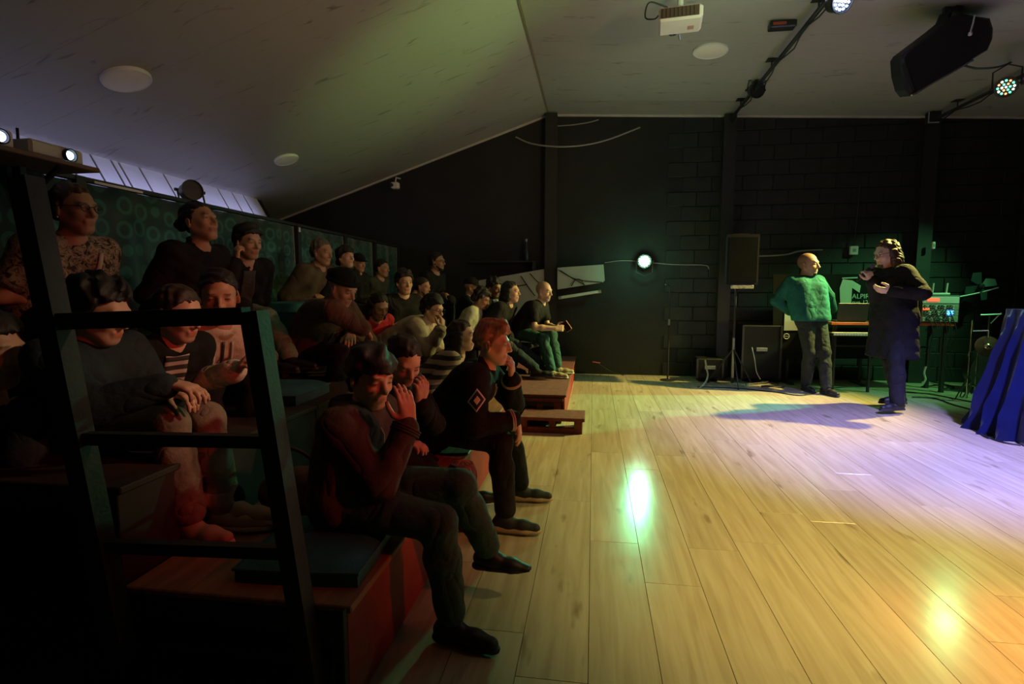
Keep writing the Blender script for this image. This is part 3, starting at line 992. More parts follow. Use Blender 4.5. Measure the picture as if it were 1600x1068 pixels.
def person(label, head, hpx=None, yaw=0, hyaw=None, hpitch=0, hroll=0, s=None, seat=None, lean=None, hip=None,
           skin='tan', fem=False, hair=('short', 'black'), top=None, legs=None, shoes=None, feet=None, floor_z=0.0,
           hands=None, extras=(), detail='mid', group='seated audience', standing=False, cls=None, top2=None, eyes=True,
           width=1.0, knees=None, hs=1.0, hem_cut=False, sole_h=.020):
    """one seated or standing person: continuous body, clothes, hair and shoes as children"""
    hx, hy, D = head
    H = at(hx, hy, D=D)
    if s is None: s = hpx * D / F_PX / .255 / hs
    sh_ = s * hs
    fv = V3(math.cos(R(yaw)), math.sin(R(yaw)), 0); lv = V3(-fv[1], fv[0], 0); uv = V3(0, 0, 1)
    hyaw = yaw if hyaw is None else hyaw
    hf = V3(math.cos(R(hyaw)) * math.cos(R(hpitch)), math.sin(R(hyaw)) * math.cos(R(hpitch)), math.sin(R(hpitch)))
    hl = V3(-math.sin(R(hyaw)), math.cos(R(hyaw)), 0)
    hu = np.cross(hf, hl)
    if hroll:
        c_, s_ = math.cos(R(hroll)), math.sin(R(hroll))
        hl, hu = hl * c_ + hu * s_, hu * c_ - hl * s_
    A = np.array([hf, hl, hu])
    nb = H - hu * .105 * sh_ - hf * .035 * sh_ - uv * .045 * s
    L = .47 * s
    if hip is None:
        if standing: hip = nb - uv * L
        else:
            if lean is None:
                need = nb[2] - (seat + .10 * s)
                ln = math.acos(min(1, max(.42, need / L))) if need < L else 0.0
                L = max(L, need) if need < 1.2 * L else 1.2 * L
                td = uv * math.cos(ln) + fv * math.sin(ln)
            else:
                td = uv * math.cos(R(lean)) + fv * math.sin(R(lean))
            hip = nb - td * L
    hip = np.array(hip)
    td = nrm(nb - hip); L = np.linalg.norm(nb - hip)
    tf = nrm(fv - td * (fv @ td))                       # chest normal
    root_loc = V3(hip[0], hip[1], (floor_z if standing else hip[2] - .10 * s))
    root = thing('person', label, 'person', root_loc, group)
    org = root_loc
    fine, coarse, cg = dict(near=(.0053, .017, .0112), mid=(.0068, .021, .0155), far=(.0088, .025, .020))[detail]

    # ---- joints
    hj = {q: hip + lv * (.085 * q * s) for q in (-1, 1)}
    sh = {q: nb - td * .045 * s + lv * (.172 * q * s * width) - tf * .005 for q in (-1, 1)}
    ank, kne, toe = {}, {}, {}
    for q in (-1, 1):
        ft = feet[0 if q == -1 else 1] if feet else None
        if ft is None:
            if standing: a = hj[q] + lv * q * .03 * s; a = V3(a[0], a[1], floor_z + .075 * s)
            else: a = hj[q] + fv * .40 * s + lv * q * .04; a = V3(a[0], a[1], floor_z + .075 * s)
            td_ = fv
        else:
            a, td_ = np.array(ft[0], float), nrm(np.array(ft[1], float))
        pole = (uv * .7 + fv) if not standing else (fv + lv * q * .1)
        if knees and knees[0 if q == -1 else 1] is not None: pole = np.array(knees[0 if q == -1 else 1], float)
        kne[q], ank[q] = ik(hj[q], a, .43 * s, .42 * s, pole)
        toe[q] = td_
    elb, wri, hd = {}, {}, {}
    hands = hands or ('lap', 'lap')
    for q in (-1, 1):
        h = hands[0 if q == -1 else 1]
        opt = {}
        if isinstance(h, tuple): h, opt = h
        pole = -uv * .6 - fv * .5 + lv * q * .5
        if isinstance(h, str):
            if h == 'lap': w = (hip + kne[q]) / 2 + uv * .105 * s - lv * q * .03 * s; dd, nn, cu = fv - lv * q * .5 - uv * .15, -uv, 25
            elif h == 'knee': w = kne[q] + uv * .075 * s - fv * .07 * s; dd, nn, cu = fv - uv * .45, -uv, 22
            elif h == 'cross': w = nb - td * .25 * s + tf * .16 * s - lv * q * .08 * s; dd, nn, cu = -lv * q + uv * .15, -tf, 30
            elif h == 'side': w = sh[q] - uv * .5 * s + lv * q * .06 * s; dd, nn, cu = -uv, -lv * q, 25
            elif h == 'chin': w = H + hf * .115 * s - hu * .20 * s + hl * q * .01; dd, nn, cu = hu - hf * .15 + uv * .2, -hf - hl * q * .3, 38; pole = -uv + lv * q * .4
        else:
            w = np.array(h, float); dd, nn, cu = fv, -uv, 25
        pole = np.array(opt.get('pole', pole), float)
        dd = np.array(opt.get('d', dd), float); nn = np.array(opt.get('n', nn), float); cu = opt.get('curl', cu)
        elb[q], wri[q] = ik(sh[q], w, .285 * s, .25 * s, pole)
        hd[q] = (dd, nn, cu, opt.get('spread', .06), opt.get('thumb', 1.0))

    # ---- shared shapes
    def torso(g=0.0):
        P = []
        for q in (-1, 1):
            P.append(('c', hip + lv * .075 * q * s, hip + td * L * .72 + lv * .085 * q * s * width, .105 * s * cls_w + g, .108 * s * cls_c + g, .06 * s))
        P.append(('c', nb - td * .03 * s, nb - td * .10 * s, .058 * s, .085 * s, .05 * s))
        for q in (-1, 1):
            P.append(('c', nb - td * .035 * s, sh[q], .055 * s, .058 * s, .05 * s))
        if fem:
            for q in (-1, 1):
                P.append(('e', nb - td * .20 * s + tf * .075 * s + lv * .07 * q * s, (.062 * s, .062 * s, .062 * s), np.eye(3), .05 * s))
        return P
    cls_w = cls[0] if cls else (.93 if fem else 1.0)
    cls_c = cls[1] if cls else (.92 if fem else 1.0)

    def arm(q, a=1.0, b=1.0, f=1.0):
        """a: fraction of the upper arm, b: fraction of the forearm"""
        e = sh[q] + (elb[q] - sh[q]) * a
        P = [('c', sh[q], e, .052 * s * f, (.052 + (.041 - .052) * a) * s * f, .03 * s)]
        if a >= 1 and b > 0:
            P.append(('c', elb[q], elb[q] + (wri[q] - elb[q]) * b, .041 * s * f, (.041 + (.028 - .041) * b) * s * f, .02 * s))
        return P

    def leg(q, b=1.0, g0=0.0, g1=0.0):
        k2 = kne[q] + (ank[q] - kne[q]) * b
        return [('c', hj[q], kne[q], .088 * s + g0, .060 * s + g0, .05 * s),
                ('c', kne[q], kne[q] + (ank[q] - kne[q]) * .35 - nrm(fv) * .012 * s, .056 * s + g0, .055 * s + g0, .03 * s),
                ('c', kne[q] + (ank[q] - kne[q]) * .35, k2, .054 * s + (g0 + g1) / 2, .036 * s + g1, .03 * s)]

    # ---- body
    B = torso(-.034)
    hb = (H - .16 * s, H + .16 * s)
    boxes = [hb]
    for q in (-1, 1):
        B += [('c', sh[q] - td * .01 * s, elb[q], .038 * s, .034 * s, .03 * s), ('c', elb[q], elb[q] + (wri[q] - elb[q]) * .35, .036 * s, .037 * s, .02 * s),
              ('c', elb[q] + (wri[q] - elb[q]) * .35, wri[q], .037 * s, .0255 * s, .02 * s)]
        B += [('c', hj[q], kne[q], .062 * s, .044 * s, .05 * s), ('c', kne[q], ank[q], .044 * s, .028 * s, .03 * s),
              ('c', ank[q] - uv * .03 * s, ank[q] + toe[q] * .12 * s - uv * .04 * s, .03 * s, .022 * s, .02 * s)]
        c = wri[q] + nrm(hd[q][0]) * .08 * s
        boxes.append((c - .115 * s, c + .115 * s))
    B += [('c', H - hu * .055 * sh_ - hf * .022 * sh_, nb - td * .0 * s, .050 * s * (.88 if fem else 1), .055 * s * (.9 if fem else 1), .025 * s)]
    B += head_prims(H, A, sh_, fem)
    for q in (-1, 1):
        B += hand_prims(wri[q], hd[q][0], hd[q][1], q == -1, s * (.92 if fem else 1), hd[q][2], hd[q][3], hd[q][4])
    sk = np.array(SKINS[skin] if isinstance(skin, str) else skin)
    hc = np.array(HAIRC[hair[1]])

    def colorf(V):
        q = (V - H) @ A.T / sh_
        c = np.tile(sk, (len(V), 1))
        def blob(ctr, r, col, pw=1.0):
            d2 = np.sqrt(sum(((q[:, i] - ctr[i]) / r[i]) ** 2 for i in range(3)))
            w = np.clip((1.35 - d2) / .5, 0, 1)[:, None] * pw
            c[:] = c * (1 - w) + np.array(col) * w
        blob((.090, 0, -.069), (.016, .025, .0125), sk * np.array([.86, .55, .50]))
        for z_ in (-1, 1):
            blob((.088, .035 * z_, .0235), (.02, .019, .0045), hc * .6 + sk * .15, .85)
            if eyes:
                blob((.092, .033 * z_, .0005), (.012, .012, .0035), (.03, .02, .018), .95)
            blob((.075, .045 * z_, -.03), (.02, .022, .02), sk * np.array([1.05, .88, .85]), .5)
        if 'stubble' in extras or 'buzz' in extras:
            if 'stubble' in extras: blob((.055, 0, -.085), (.05, .055, .035), sk * .45, .75)
            if 'buzz' in extras: blob((-.045, 0, .055), (.085, .10, .095), sk * .40 + hc * .2, .8)
        return c
    sdf_object('body', B, M_SKIN, root, org, fine, coarse, boxes, colorf=colorf)

    top_ob = None
    # ---- trousers
    if legs:
        lm, loose, hem = legs[0], legs[1] if len(legs) > 1 else .012, legs[2] if len(legs) > 2 else .90
        P = [('c', hip + lv * .070 * q * s, hip + td * .05 * s + lv * .070 * q * s, .100 * s * max(1, cls_w), .092 * s * max(1, cls_w), .06 * s) for q in (-1, 1)]
        for q in (-1, 1): P += leg(q, hem, loose * .6, loose * 1.5)
        sdf_object('trousers', P, lm, root, org, cg, cg, ripple=(-.0045 * s, 30, int(hx), True))
    # ---- upper clothing
    if top:
        tm, kind, off = top
        P = torso(off)
        if kind in ('tee',):
            for q in (-1, 1): P += [(p[0], p[1], p[2], p[3] + .012 * s, p[4] + .016 * s, p[5]) for p in arm(q, .62)]
            nm = 'shirt'
        else:
            for q in (-1, 1):
                aa = arm(q, 1.0, .90)
                P += [(p[0], p[1], p[2], p[3] + off, p[4] + off, p[5]) for p in aa]
                P.append(('c', elb[q] + (wri[q] - elb[q]) * .80, elb[q] + (wri[q] - elb[q]) * .93, .033 * s + off * .8, .031 * s + off * .8, .008))
            nm = {'shirt': 'shirt', 'hoodie': 'hoodie', 'jacket': 'jacket', 'coat': 'coat', 'sweater': 'sweater'}[kind]
        if kind in ('jacket', 'hoodie', 'coat'):            # collar or hood roll round the neck
            ring = []
            for k in range(9):
                a = 2 * math.pi * k / 8
                ring.append(nb + td * (.012 + (.018 if kind != 'hoodie' else .012) * -math.cos(a)) * s + (tf * math.cos(a) * .062 + lv * math.sin(a) * .068) * s - tf * .008 * s)
            for k in range(8): P.append(('c', ring[k], ring[k + 1], .016 * s, .016 * s, .012))
        if kind == 'hoodie':
            P.append(('e', nb - tf * .085 * s - td * .03 * s, (.06 * s, .10 * s, .075 * s), np.array([tf, lv, td]), .03))
        if kind == 'coat':                                   # long skirt of the coat
            for q in (-1, 1): P.append(('c', hip + lv * .07 * q * s, hip - uv * .55 * s + lv * .095 * q * s, .122 * s + off, .150 * s + off, .06))
        cuts = [(hip - uv * .03 * s, uv)] if hem_cut else []
        if kind == 'coat': cuts = [(hip - uv * .40 * s, uv)]
        top_ob = sdf_object(nm, P, tm, root, org, cg, cg, cuts=cuts, ripple=((-.0065 if kind in ('jacket', 'hoodie', 'coat') else -.004) * s, 26, int(hx) + 3, True))
    # ---- hair or hat
    style, hcol = hair
    hm = HAIRM[hcol]
    def hp(f, l, u): return H + (hf * f + hl * l + hu * u) * sh_
    hf_ = fine * 1.25
    if style != 'none':
        P = [('e', hp(-.018, 0, .036), (.106 * sh_, .083 * sh_, .096 * sh_), A, .01)]
        cuts = []
        cn = nrm(-hf * 1.0 + hu * .95)
        cp = hp(.066, 0, .074)
        rip = (.0035 * sh_, 120, int(hy))
        g = .0
        if style == 'short': P = [('e', hp(-.020, 0, .038), (.106 * sh_, .083 * sh_, .096 * sh_), A, .01), ('c', hp(-.085, -.02, -.02), hp(-.085, .02, -.02), .03 * sh_, .03 * sh_, .03)]
        if style == 'thick': P = [('e', hp(-.016, 0, .046), (.113 * sh_, .092 * sh_, .104 * sh_), A, .01), ('c', hp(-.085, -.03, -.03), hp(-.085, .03, -.03), .034 * sh_, .034 * sh_, .03)]; cp = hp(.082, 0, .064); rip = (.006 * sh_, 90, int(hy))
        if style == 'fringe':
            P = [('e', hp(-.014, 0, .046), (.116 * sh_, .094 * sh_, .102 * sh_), A, .01), ('c', hp(-.085, -.03, -.05), hp(-.085, .03, -.05), .036 * sh_, .036 * sh_, .03)]
            cn = nrm(-hf * .55 + hu * 1.0); cp = hp(.090, 0, .034); rip = (.006 * sh_, 85, int(hy))
        if style == 'quiff': P = [('e', hp(-.02, 0, .040), (.106 * sh_, .083 * sh_, .094 * sh_), A, .01), ('c', hp(.045, -.03, .118), hp(.045, .03, .118), .034 * sh_, .034 * sh_, .04), ('c', hp(.07, -.02, .10), hp(-.06, 0, .12), .03 * sh_, .03 * sh_, .04)]; rip = (.005 * sh_, 100, int(hy))
        if style in ('bun', 'tied'):
            P += [('e', hp(-.128, 0, .055 if style == 'bun' else .02), (.042 * sh_, .045 * sh_, .042 * sh_), A, .012)]
        if style == 'curly': P = [('e', hp(-.024, 0, .046), (.120 * sh_, .100 * sh_, .108 * sh_), A, .01), ('c', hp(-.09, -.03, -.03), hp(-.09, .03, -.03), .05 * sh_, .05 * sh_, .03)]; rip = (.009 * sh_, 110, int(hy))
        if style in ('beanie', 'cap'):
            P = [('e', hp(-.016, 0, .048), (.112 * sh_, .090 * sh_, .100 * sh_), A, .01)]
            cn = nrm(hu * 1.0 - hf * .12); cp = hp(0, 0, .040); rip = (.0015 * sh_, 60, 3)
        nm = 'hair' if style not in ('beanie', 'cap') else style
        ob = None
        lo, hi = bounds(P)
        fl = Field(lo, hi, hf_, hf_)
        for p in P: fl.add(p)
        fl.ripple(*rip)
        if style in ('beanie', 'cap'): fl.cut(cp, cn)
        else:                                             # natural hairline: forehead, temples, ears, nape
            gx, gy, gz = fl.coords((slice(None),) * 3)
            qx = ((gx - H[0]) * hf[0] + (gy - H[1]) * hf[1] + (gz - H[2]) * hf[2]) / sh_
            qy = ((gx - H[0]) * hl[0] + (gy - H[1]) * hl[1] + (gz - H[2]) * hl[2]) / sh_
            qz = ((gx - H[0]) * hu[0] + (gy - H[1]) * hu[1] + (gz - H[2]) * hu[2]) / sh_
            if style in ('fringe',): kz, kx = [-.13, -.06, -.03, .01, .030, .040, .05], [-.07, -.04, .0, .022, .040, .085, .20]
            elif style in ('thick', 'curly', 'quiff'): kz, kx = [-.13, -.06, -.03, .01, .045, .065, .085], [-.07, -.04, .0, .022, .045, .075, .20]
            else: kz, kx = [-.13, -.06, -.03, .01, .05, .075, .105], [-.08, -.045, -.004, .016, .040, .070, .20]
            jit = .004 * np.sin(qy * 210 + 3 * np.sin(qz * 90)) + .003 * np.sin(qy * 90 + qz * 140)
            lim = np.interp(qz + jit, kz, kx)
            d_ = ((qx - lim) * sh_ * .75).astype(np.float32)
            d_ = np.maximum(d_, ((-.105 - qz) * sh_).astype(np.float32))
            fl.F = np.maximum(fl.F, d_)
        Vh, Qh = fl.mesh()
        np_mesh(nm, Vh, Qh, hm, root, org)
        if style in ('beanie', 'cap') and len(hair) > 2:
            pass
        if style == 'beanie':
            ring = [hp(-.016 + .112 * math.cos(a), .090 * math.sin(a), .046 + .012 * math.cos(a)) for a in np.linspace(0, 2 * math.pi, 24, endpoint=False)]
            mb = MB(); mb.tube([tuple(r_ - org) for r_ in ring], .013 * sh_, 8, closed=True); mb.build('cuff', hm, root, smooth=True)
        if style == 'cap':
            v = []; 
            for i in range(9):
                a = R(-70 + 140 * i / 8)
                for rr, uu in ((.095, .046), (.165, .030)):
                    v.append(tuple(hp(-.01 + rr * math.cos(a) * (1 if rr < .1 else 1.0), .085 * math.sin(a), uu) - org))
            f = [(2 * i, 2 * i + 2, 2 * i + 3, 2 * i + 1) for i in range(8)]
            ob = MB().add(v, f).build('brim', hm, root); md = ob.modifiers.new('t', 'SOLIDIFY'); md.thickness = .004
        if style == 'long' or style == 'bob' or 'longback' in extras:
            ln = .30 if style == 'long' else (.20 if 'longback' in extras else .16)
            P2 = []
            down = nrm(-uv - td * .3)
            for k in range(19):
                a = R(75 + 210 * k / 18)
                st = hp(-.012 + .088 * math.cos(a), .080 * math.sin(a), .02)
                md_ = hp(-.022 + .090 * math.cos(a), .084 * math.sin(a), -.07)
                en = md_ + down * (ln - .09) * sh_ + (hl * math.sin(a) * .01 - hf * .01) * sh_
                P2 += [('c', st, md_, .019 * sh_, .020 * sh_, .02), ('c', md_, en, .020 * sh_, .014 * sh_, .02)]
            sdf_object('hair_length', P2, hm, root, org, hf_, hf_, ripple=(.003 * sh_, 120, 5))
        if style == 'tail':
            P2 = [('c', hp(-.10, 0, .05), hp(-.125, 0, -.03), .03 * sh_, .035 * sh_, .02), ('c', hp(-.125, 0, -.03), hp(-.10, 0, -.03) - uv * .16 * sh_, .035 * sh_, .018 * sh_, .02)]
            sdf_object('ponytail', P2, hm, root, org, hf_, hf_, ripple=(.003 * sh_, 120, 5))
    if 'beard' in extras or 'goatee' in extras:
        P = [('c', hp(.062, -.010, -.100), hp(.062, .010, -.100), .027 * sh_, .027 * sh_, .02)]
        if 'beard' in extras:
            for q in (-1, 1): P += [('c', hp(.002, .060 * q, -.035), hp(.050, .030 * q, -.088), .017 * sh_, .022 * sh_, .02)]
            P += [('c', hp(.083, -.022, -.055), hp(.083, .022, -.055), .007 * sh_, .007 * sh_, .01)]
        sdf_object('beard', P, hm, root, org, fine, fine, ripple=(.002, 200, 2))
    # ---- glasses
    if 'glasses' in extras or 'clear_glasses' in extras:
        gm = M_BLACK if 'glasses' in extras else mk('warm_metal_frame', (.7, .5, .3), .3, metal=.7)
        g = thing_part('glasses', root)
        for q in (-1, 1):
            ring = [tuple(hp(.107, .034 * q + .022 * math.cos(a), .000 + .019 * math.sin(a)) - org) for a in np.linspace(0, 2 * math.pi, 16, endpoint=False)]
            MB().tube(ring, .0022 * sh_, 5, closed=True).build('rim', gm, g)
            MB().tube([tuple(hp(.105, .056 * q, .006) - org), tuple(hp(.05, .078 * q, .008) - org), tuple(hp(-.015, .086 * q, .006) - org)], .0022 * sh_, 5).build('temple', gm, g)
        MB().tube([tuple(hp(.107, -.012, .004) - org), tuple(hp(.111, 0, .006) - org), tuple(hp(.107, .012, .004) - org)], .0022 * sh_, 5).build('bridge', gm, g)
    # ---- shoes
    if shoes:
        for q in (-1, 1):
            t_ = toe[q]; a = ank[q]
            upv = uv if abs(t_[2]) < .3 else nrm(uv - t_ * t_[2])
            sl_ = nrm(np.cross(upv, t_))
            ztop = a - upv * .075 * s                     # sole level
            P = [('c', a - upv * .035 * s - t_ * .045 * s, a - upv * .045 * s + t_ * .10 * s, .036 * s, .034 * s, .03 * s),
                 ('c', a - upv * .045 * s + t_ * .10 * s, a - upv * .050 * s + t_ * .17 * s, .034 * s, .029 * s, .03 * s),
                 ('c', a - t_ * .02 * s, a - upv * .03 * s + t_ * .02 * s, .040 * s, .040 * s, .02 * s)]
            so = sdf_object('shoe', P, shoes[0], root, org, cg * .6, cg * .6, cuts=[(ztop + upv * .016 * s, upv)])
            P = [('c', ztop + upv * (sole_h - .02) * s * .6 - t_ * .045 * s, ztop + t_ * .11 * s, .041 * s, .042 * s, .02), ('c', ztop + t_ * .10 * s, ztop + t_ * .175 * s, .042 * s, .032 * s, .02)]
            sdf_object('sole', P, shoes[1], so, org, cg * .6, cg * .6, cuts=[(ztop + upv * sole_h * s, -upv), (ztop, upv)])
            if detail == 'near':
                for k in range(4):
                    c = a - upv * (.006 + .011 * k) * s + t_ * (.045 + .024 * k) * s
                    MB().tube([tuple(c - sl_ * .026 * s - upv * .012 * s - org), tuple(c + upv * .004 * s - org), tuple(c + sl_ * .026 * s - upv * .012 * s + t_ * .008 * s - org)], .0032, 5).build('lace', M_BLACKMAT, so)
    J = dict(root=root, org=org, H=H, A=A, nb=nb, hip=hip, sh=sh, elb=elb, wri=wri, kne=kne, ank=ank, s=s, fv=fv, lv=lv, td=td, tf=tf, hd=hd, top=top_ob, lvx=lv, off=(top[2] if top else 0))
    return J


def thing_part(name, parent):
    o = bpy.data.objects.new(name, None); COL.objects.link(o); o.parent = parent
    o.empty_display_size = .02
    return o


HAIRC = dict(black=(.010, .008, .008), darkbrown=(.030, .017, .010), brown=(.07, .035, .018), blond=(.34, .215, .12), grey=(.13, .11, .095), blackwool=(.008, .008, .009))
HAIRM = {k: mat_hair('hair_' + k, v) for k, v in HAIRC.items() if k != 'blackwool'}
HAIRM['blackwool'] = fab('black_knit', (.009, .009, .010), bump=.6, bscale=180)

# ================================================================== the people
C_BLACK = fab('black_cotton', (.010, .010, .011))
C_BLACK2 = fab('black_denim', (.014, .014, .016))
C_NAVY = fab('dark_denim', (.020, .034, .042), bump=.5)
C_CHARC = fab('charcoal_fleece', (.072, .062, .056), bump=.4)
C_BROWNJ = fab('brown_suede', (.115, .088, .058))
C_BROWN2 = fab('dark_brown_wool', (.060, .042, .030))
C_OLIVE = fab('olive_cotton', (.050, .050, .034))
C_MINT = fab('mint_cotton', (.22, .36, .27))
C_BEIGE = fab('beige_canvas', (.46, .40, .30))
C_CREAM = fab('cream_fleece', (.62, .55, .43))
C_KHAKI = fab('khaki_denim', (.22, .19, .145), bump=.5)
C_RED = fab('red_jersey', (.55, .03, .05))
C_PALE = fab('pale_cotton', (.44, .46, .36))
C_GREEN = fab('teal_green_fleece', (.012, .105, .085), bump=.3)
C_GREYJ = fab('grey_denim', (.070, .078, .078), bump=.5)
C_GREENT = fab('dark_teal_corduroy', (.034, .10, .086), bump=.5)
C_CAMO = mat_camo()
C_STRIPE = mat_stripes('striped_knit', (.035, .03, .03), (.50, .42, .36), 28, .55)
C_STRIPE2 = mat_stripes('broad_striped_knit', (.03, .025, .02), (.42, .32, .24), 16, .5)
C_ORANGE = fab('orange_scarf', (.75, .25, .03))
S_BLACK = (mk('black_shoe_leather', (.012, .012, .013), .5), mk('black_sole', (.018, .018, .018), .7))
S_TAN = (mk('black_shoe_mesh', (.016, .016, .016), .7), mk('tan_sole', (.42, .26, .16), .6))
S_WHITE = (mk('off_white_canvas', (.45, .36, .28), .7), mk('white_sole', (.55, .48, .40), .6))
S_YELL = (mk('ochre_shoe', (.36, .25, .12), .7), mk('pale_sole', (.50, .45, .35), .6))
uv3 = V3(0, 0, 1)


def foot(x, y, z=None, D=None, d=(1, 0, 0)):
    p = at(x, y, Z=z) if z is not None else at(x, y, D=D)
    return (p, d)


# ---- front row
Jf = person('person in dark hoodie and teal trousers, legs crossed, on the front bench beside the railing', (580, 588, 2.02), 96, yaw=-8, hyaw=-34, hpitch=-13,
       hip=at(545, 768, D=2.0), skin='light', hair=('fringe', 'black'), top=(C_CHARC, 'hoodie', .020), legs=(C_GREENT, .014, .88), shoes=S_BLACK, detail='near',
       feet=[(at(706, 972, Z=.078), (.95, -.22, 0)), (at(766, 862, D=2.2), (.92, -.05, -.12))],
       knees=[(1, -.1, .5), (1, -.1, .30)],
       hands=[(at(638, 662, D=1.92), dict(d=(-.10, .0, 1), n=(-.8, .6, .1), curl=10, pole=(1, -.3, -1))), (at(604, 742, D=2.16), dict(d=(.8, -.8, -.2), n=(0, 0, -1)))], eyes=True)
Jbun = person('person with tied-back black hair looking down, hand at mouth, on the front bench', (632, 563, 2.40), 78, yaw=-12, hyaw=-48, hpitch=-30,
       seat=.41, skin='light', fem=True, hair=('tied', 'black'), top=(C_BLACK, 'jacket', .016), legs=(C_BLACK2, .02, .9), shoes=S_BLACK, detail='near', floor_z=0,
       feet=[(at(700, 800, Z=.08), (.9, -.2, 0)), (at(740, 770, Z=.08), (.9, .2, 0))],
       hands=[(at(628, 690, D=2.33), dict(d=(1, .0, -.1), n=(0, 0, -1))), (at(657, 628, D=2.33), dict(d=(.15, -.1, 1), n=(-.7, .4, .2), curl=30, pole=(.4, .4, -1)))])
Jbl = person('person with swept-back blond hair and glasses in black varsity jacket, hand on chin', (770, 537, 2.98), 66, yaw=2, hyaw=-4, hpitch=-4,
       seat=.40, skin='pale', hair=('quiff', 'blond'), top=(C_BLACK, 'jacket', .026), legs=(C_BLACK2, .014, .9), shoes=S_TAN, detail='near', extras=('clear_glasses',), sole_h=.042,
       feet=[(at(790, 808, Z=.08), (1, -.05, 0)), (at(815, 762, Z=.08), (1, .05, 0))], cls=(1.08, 1.08),
       hands=[(at(806, 655, D=2.86), dict(d=(.25, 0, -1), n=(-1, 0, -.1), curl=14, pole=(-.2, -.5, -1))), (at(799, 590, D=3.02), dict(d=(.05, -.1, 1), n=(-.9, .1, -.3), curl=34, pole=(.5, .4, -1)))])
Jlh = person('person with long brown hair in broad-striped knit behind the blond person', (722, 524, 4.0), 50, yaw=12, hyaw=2, hpitch=2,
       seat=.42, skin='light', fem=True, hair=('long', 'darkbrown'), top=(C_STRIPE2, 'sweater', .012), legs=(C_BLACK2, .012), shoes=S_BLACK, detail='mid')

# ---- near people behind the railing
Jd = person('person in dark denim jacket and khaki jeans, head bent, behind the railing', (158, 487, 1.86), 100, yaw=-6, hyaw=4, hpitch=-16,
       hip=at(180, 662, D=2.12), skin='light', hair=('curly', 'black'), top=(C_NAVY, 'jacket', .022), legs=(C_KHAKI, .016, .9), shoes=S_WHITE, detail='near', floor_z=Z1,
       feet=[(at(298, 815, Z=Z1 + .075), (1, -.1, 0)), (at(352, 798, Z=Z1 + .075), (1, .1, 0))],
       knees=[(.8, -.1, 1), (.8, .1, 1)],
       hands=[(at(265, 600, D=1.8), dict(d=(1, .2, -.2), n=(0, 0, -1), pole=(-.3, -.7, -.7))), (at(275, 610, D=1.95), dict(d=(1, -.3, -.2), n=(0, 0, -1)))])
Jst = person('person in black jacket over a striped top behind the railing', (280, 490, 2.14), 88, yaw=-15, hyaw=-6, hpitch=-14,
       seat=.66, skin='light', fem=True, hair=('tied', 'darkbrown'), top=(C_BLACK, 'jacket', .016), legs=(C_BLACK2, .012), shoes=S_WHITE, detail='near', floor_z=Z1,
       feet=[None, (at(380, 800, Z=Z1 + .075), (1, .1, 0))])
Jw = person('person in cream zip hoodie with dark tied hair behind the railing', (342, 462, 2.50), 84, yaw=-35, hyaw=-52, hpitch=-10,
       seat=.66, skin='tan', fem=True, hair=('tied', 'black'), top=(C_CREAM, 'hoodie', .022), legs=(C_BLACK, .02), shoes=S_BLACK, detail='near', floor_z=Z1,
       hands=[(at(372, 578, D=2.3), dict(d=(.6, -.3, .5), n=(-.2, .4, -.6), curl=35)), 'lap'])
person('person in black at the dark left edge, only chin and neck catching red light', (-18, 548, 1.75), 120, yaw=-20, hyaw=5, hpitch=-5, seat=.66, skin='light',
       hair=('thick', 'black'), top=(C_BLACK, 'jacket', .02), legs=(C_BLACK2, .012), shoes=S_BLACK, detail='mid', floor_z=Z1)

# ---- top row
Jc = person('person in camouflage tee with glasses and an earring at the top left', (117, 327, 2.62), 80, yaw=-14, hyaw=-4, hpitch=0,
       seat=1.0, skin='tan', hair=('short', 'brown'), top=(C_CAMO, 'tee', .018), legs=(C_BLACK2, .012), shoes=S_BLACK, detail='near', floor_z=Z2, extras=('glasses',), cls=(1.05, 1.05))
person('person in black with tied-back hair and raised chin below the round lamp', (312, 347, 3.2), 66, yaw=-6, hyaw=-6, hpitch=14,
       seat=1.0, skin='tan', fem=True, hair=('tied', 'black'), top=(C_BLACK, 'jacket', .02), legs=(C_BLACK2, .012), shoes=S_BLACK, detail='near', floor_z=Z2)
Jm = person('person in dark open jacket and mint trousers with one hand raised to the hair', (388, 378, 3.6), 54, yaw=-25, hyaw=-22, hpitch=-6,
       seat=1.0, skin='light', fem=True, hair=('thick', 'black'), top=(C_BLACK2, 'jacket', .018), legs=(C_MINT, .016), shoes=S_BLACK, detail='near', floor_z=Z2,
       feet=[(at(425, 565, D=3.35), (1, 0, 0)), (at(455, 560, D=3.5), (1, 0, 0))],
       hands=[(at(369, 408, D=3.48), dict(d=(.0, .1, 1), n=(.4, .8, 0), curl=35, pole=(-.3, -.6, -1))), 'lap'])
person('grey-haired person in brown jacket in the top row, face in profile', (503, 394, 4.75), 42, yaw=-12, hyaw=-14, hpitch=-6,
       seat=1.0, skin='tan', hair=('short', 'grey'), top=(C_BROWNJ, 'jacket', .024), legs=(C_KHAKI, .016), shoes=S_BLACK, detail='mid', floor_z=Z2)
person('dark-haired youngster looking up beside the grey-haired person', (540, 402, 4.95), 35, yaw=-20, hyaw=-25, hpitch=8,
       seat=1.0, skin='light', hair=('fringe', 'black'), top=(C_BLACK, 'sweater', .012), legs=(C_BLACK2, .012), shoes=S_BLACK, detail='mid', floor_z=Z2)
person('half-hidden person in dark clothes between the youngster and the person with crossed arms', (561, 411, 5.5), 28, yaw=-15, hyaw=-25, hpitch=-5,
       seat=1.0, skin='tan', hair=('cap', 'blackwool'), top=(C_BLACK, 'sweater', .012), legs=(C_BLACK2, .012), shoes=S_BLACK, detail='far', floor_z=Z2)
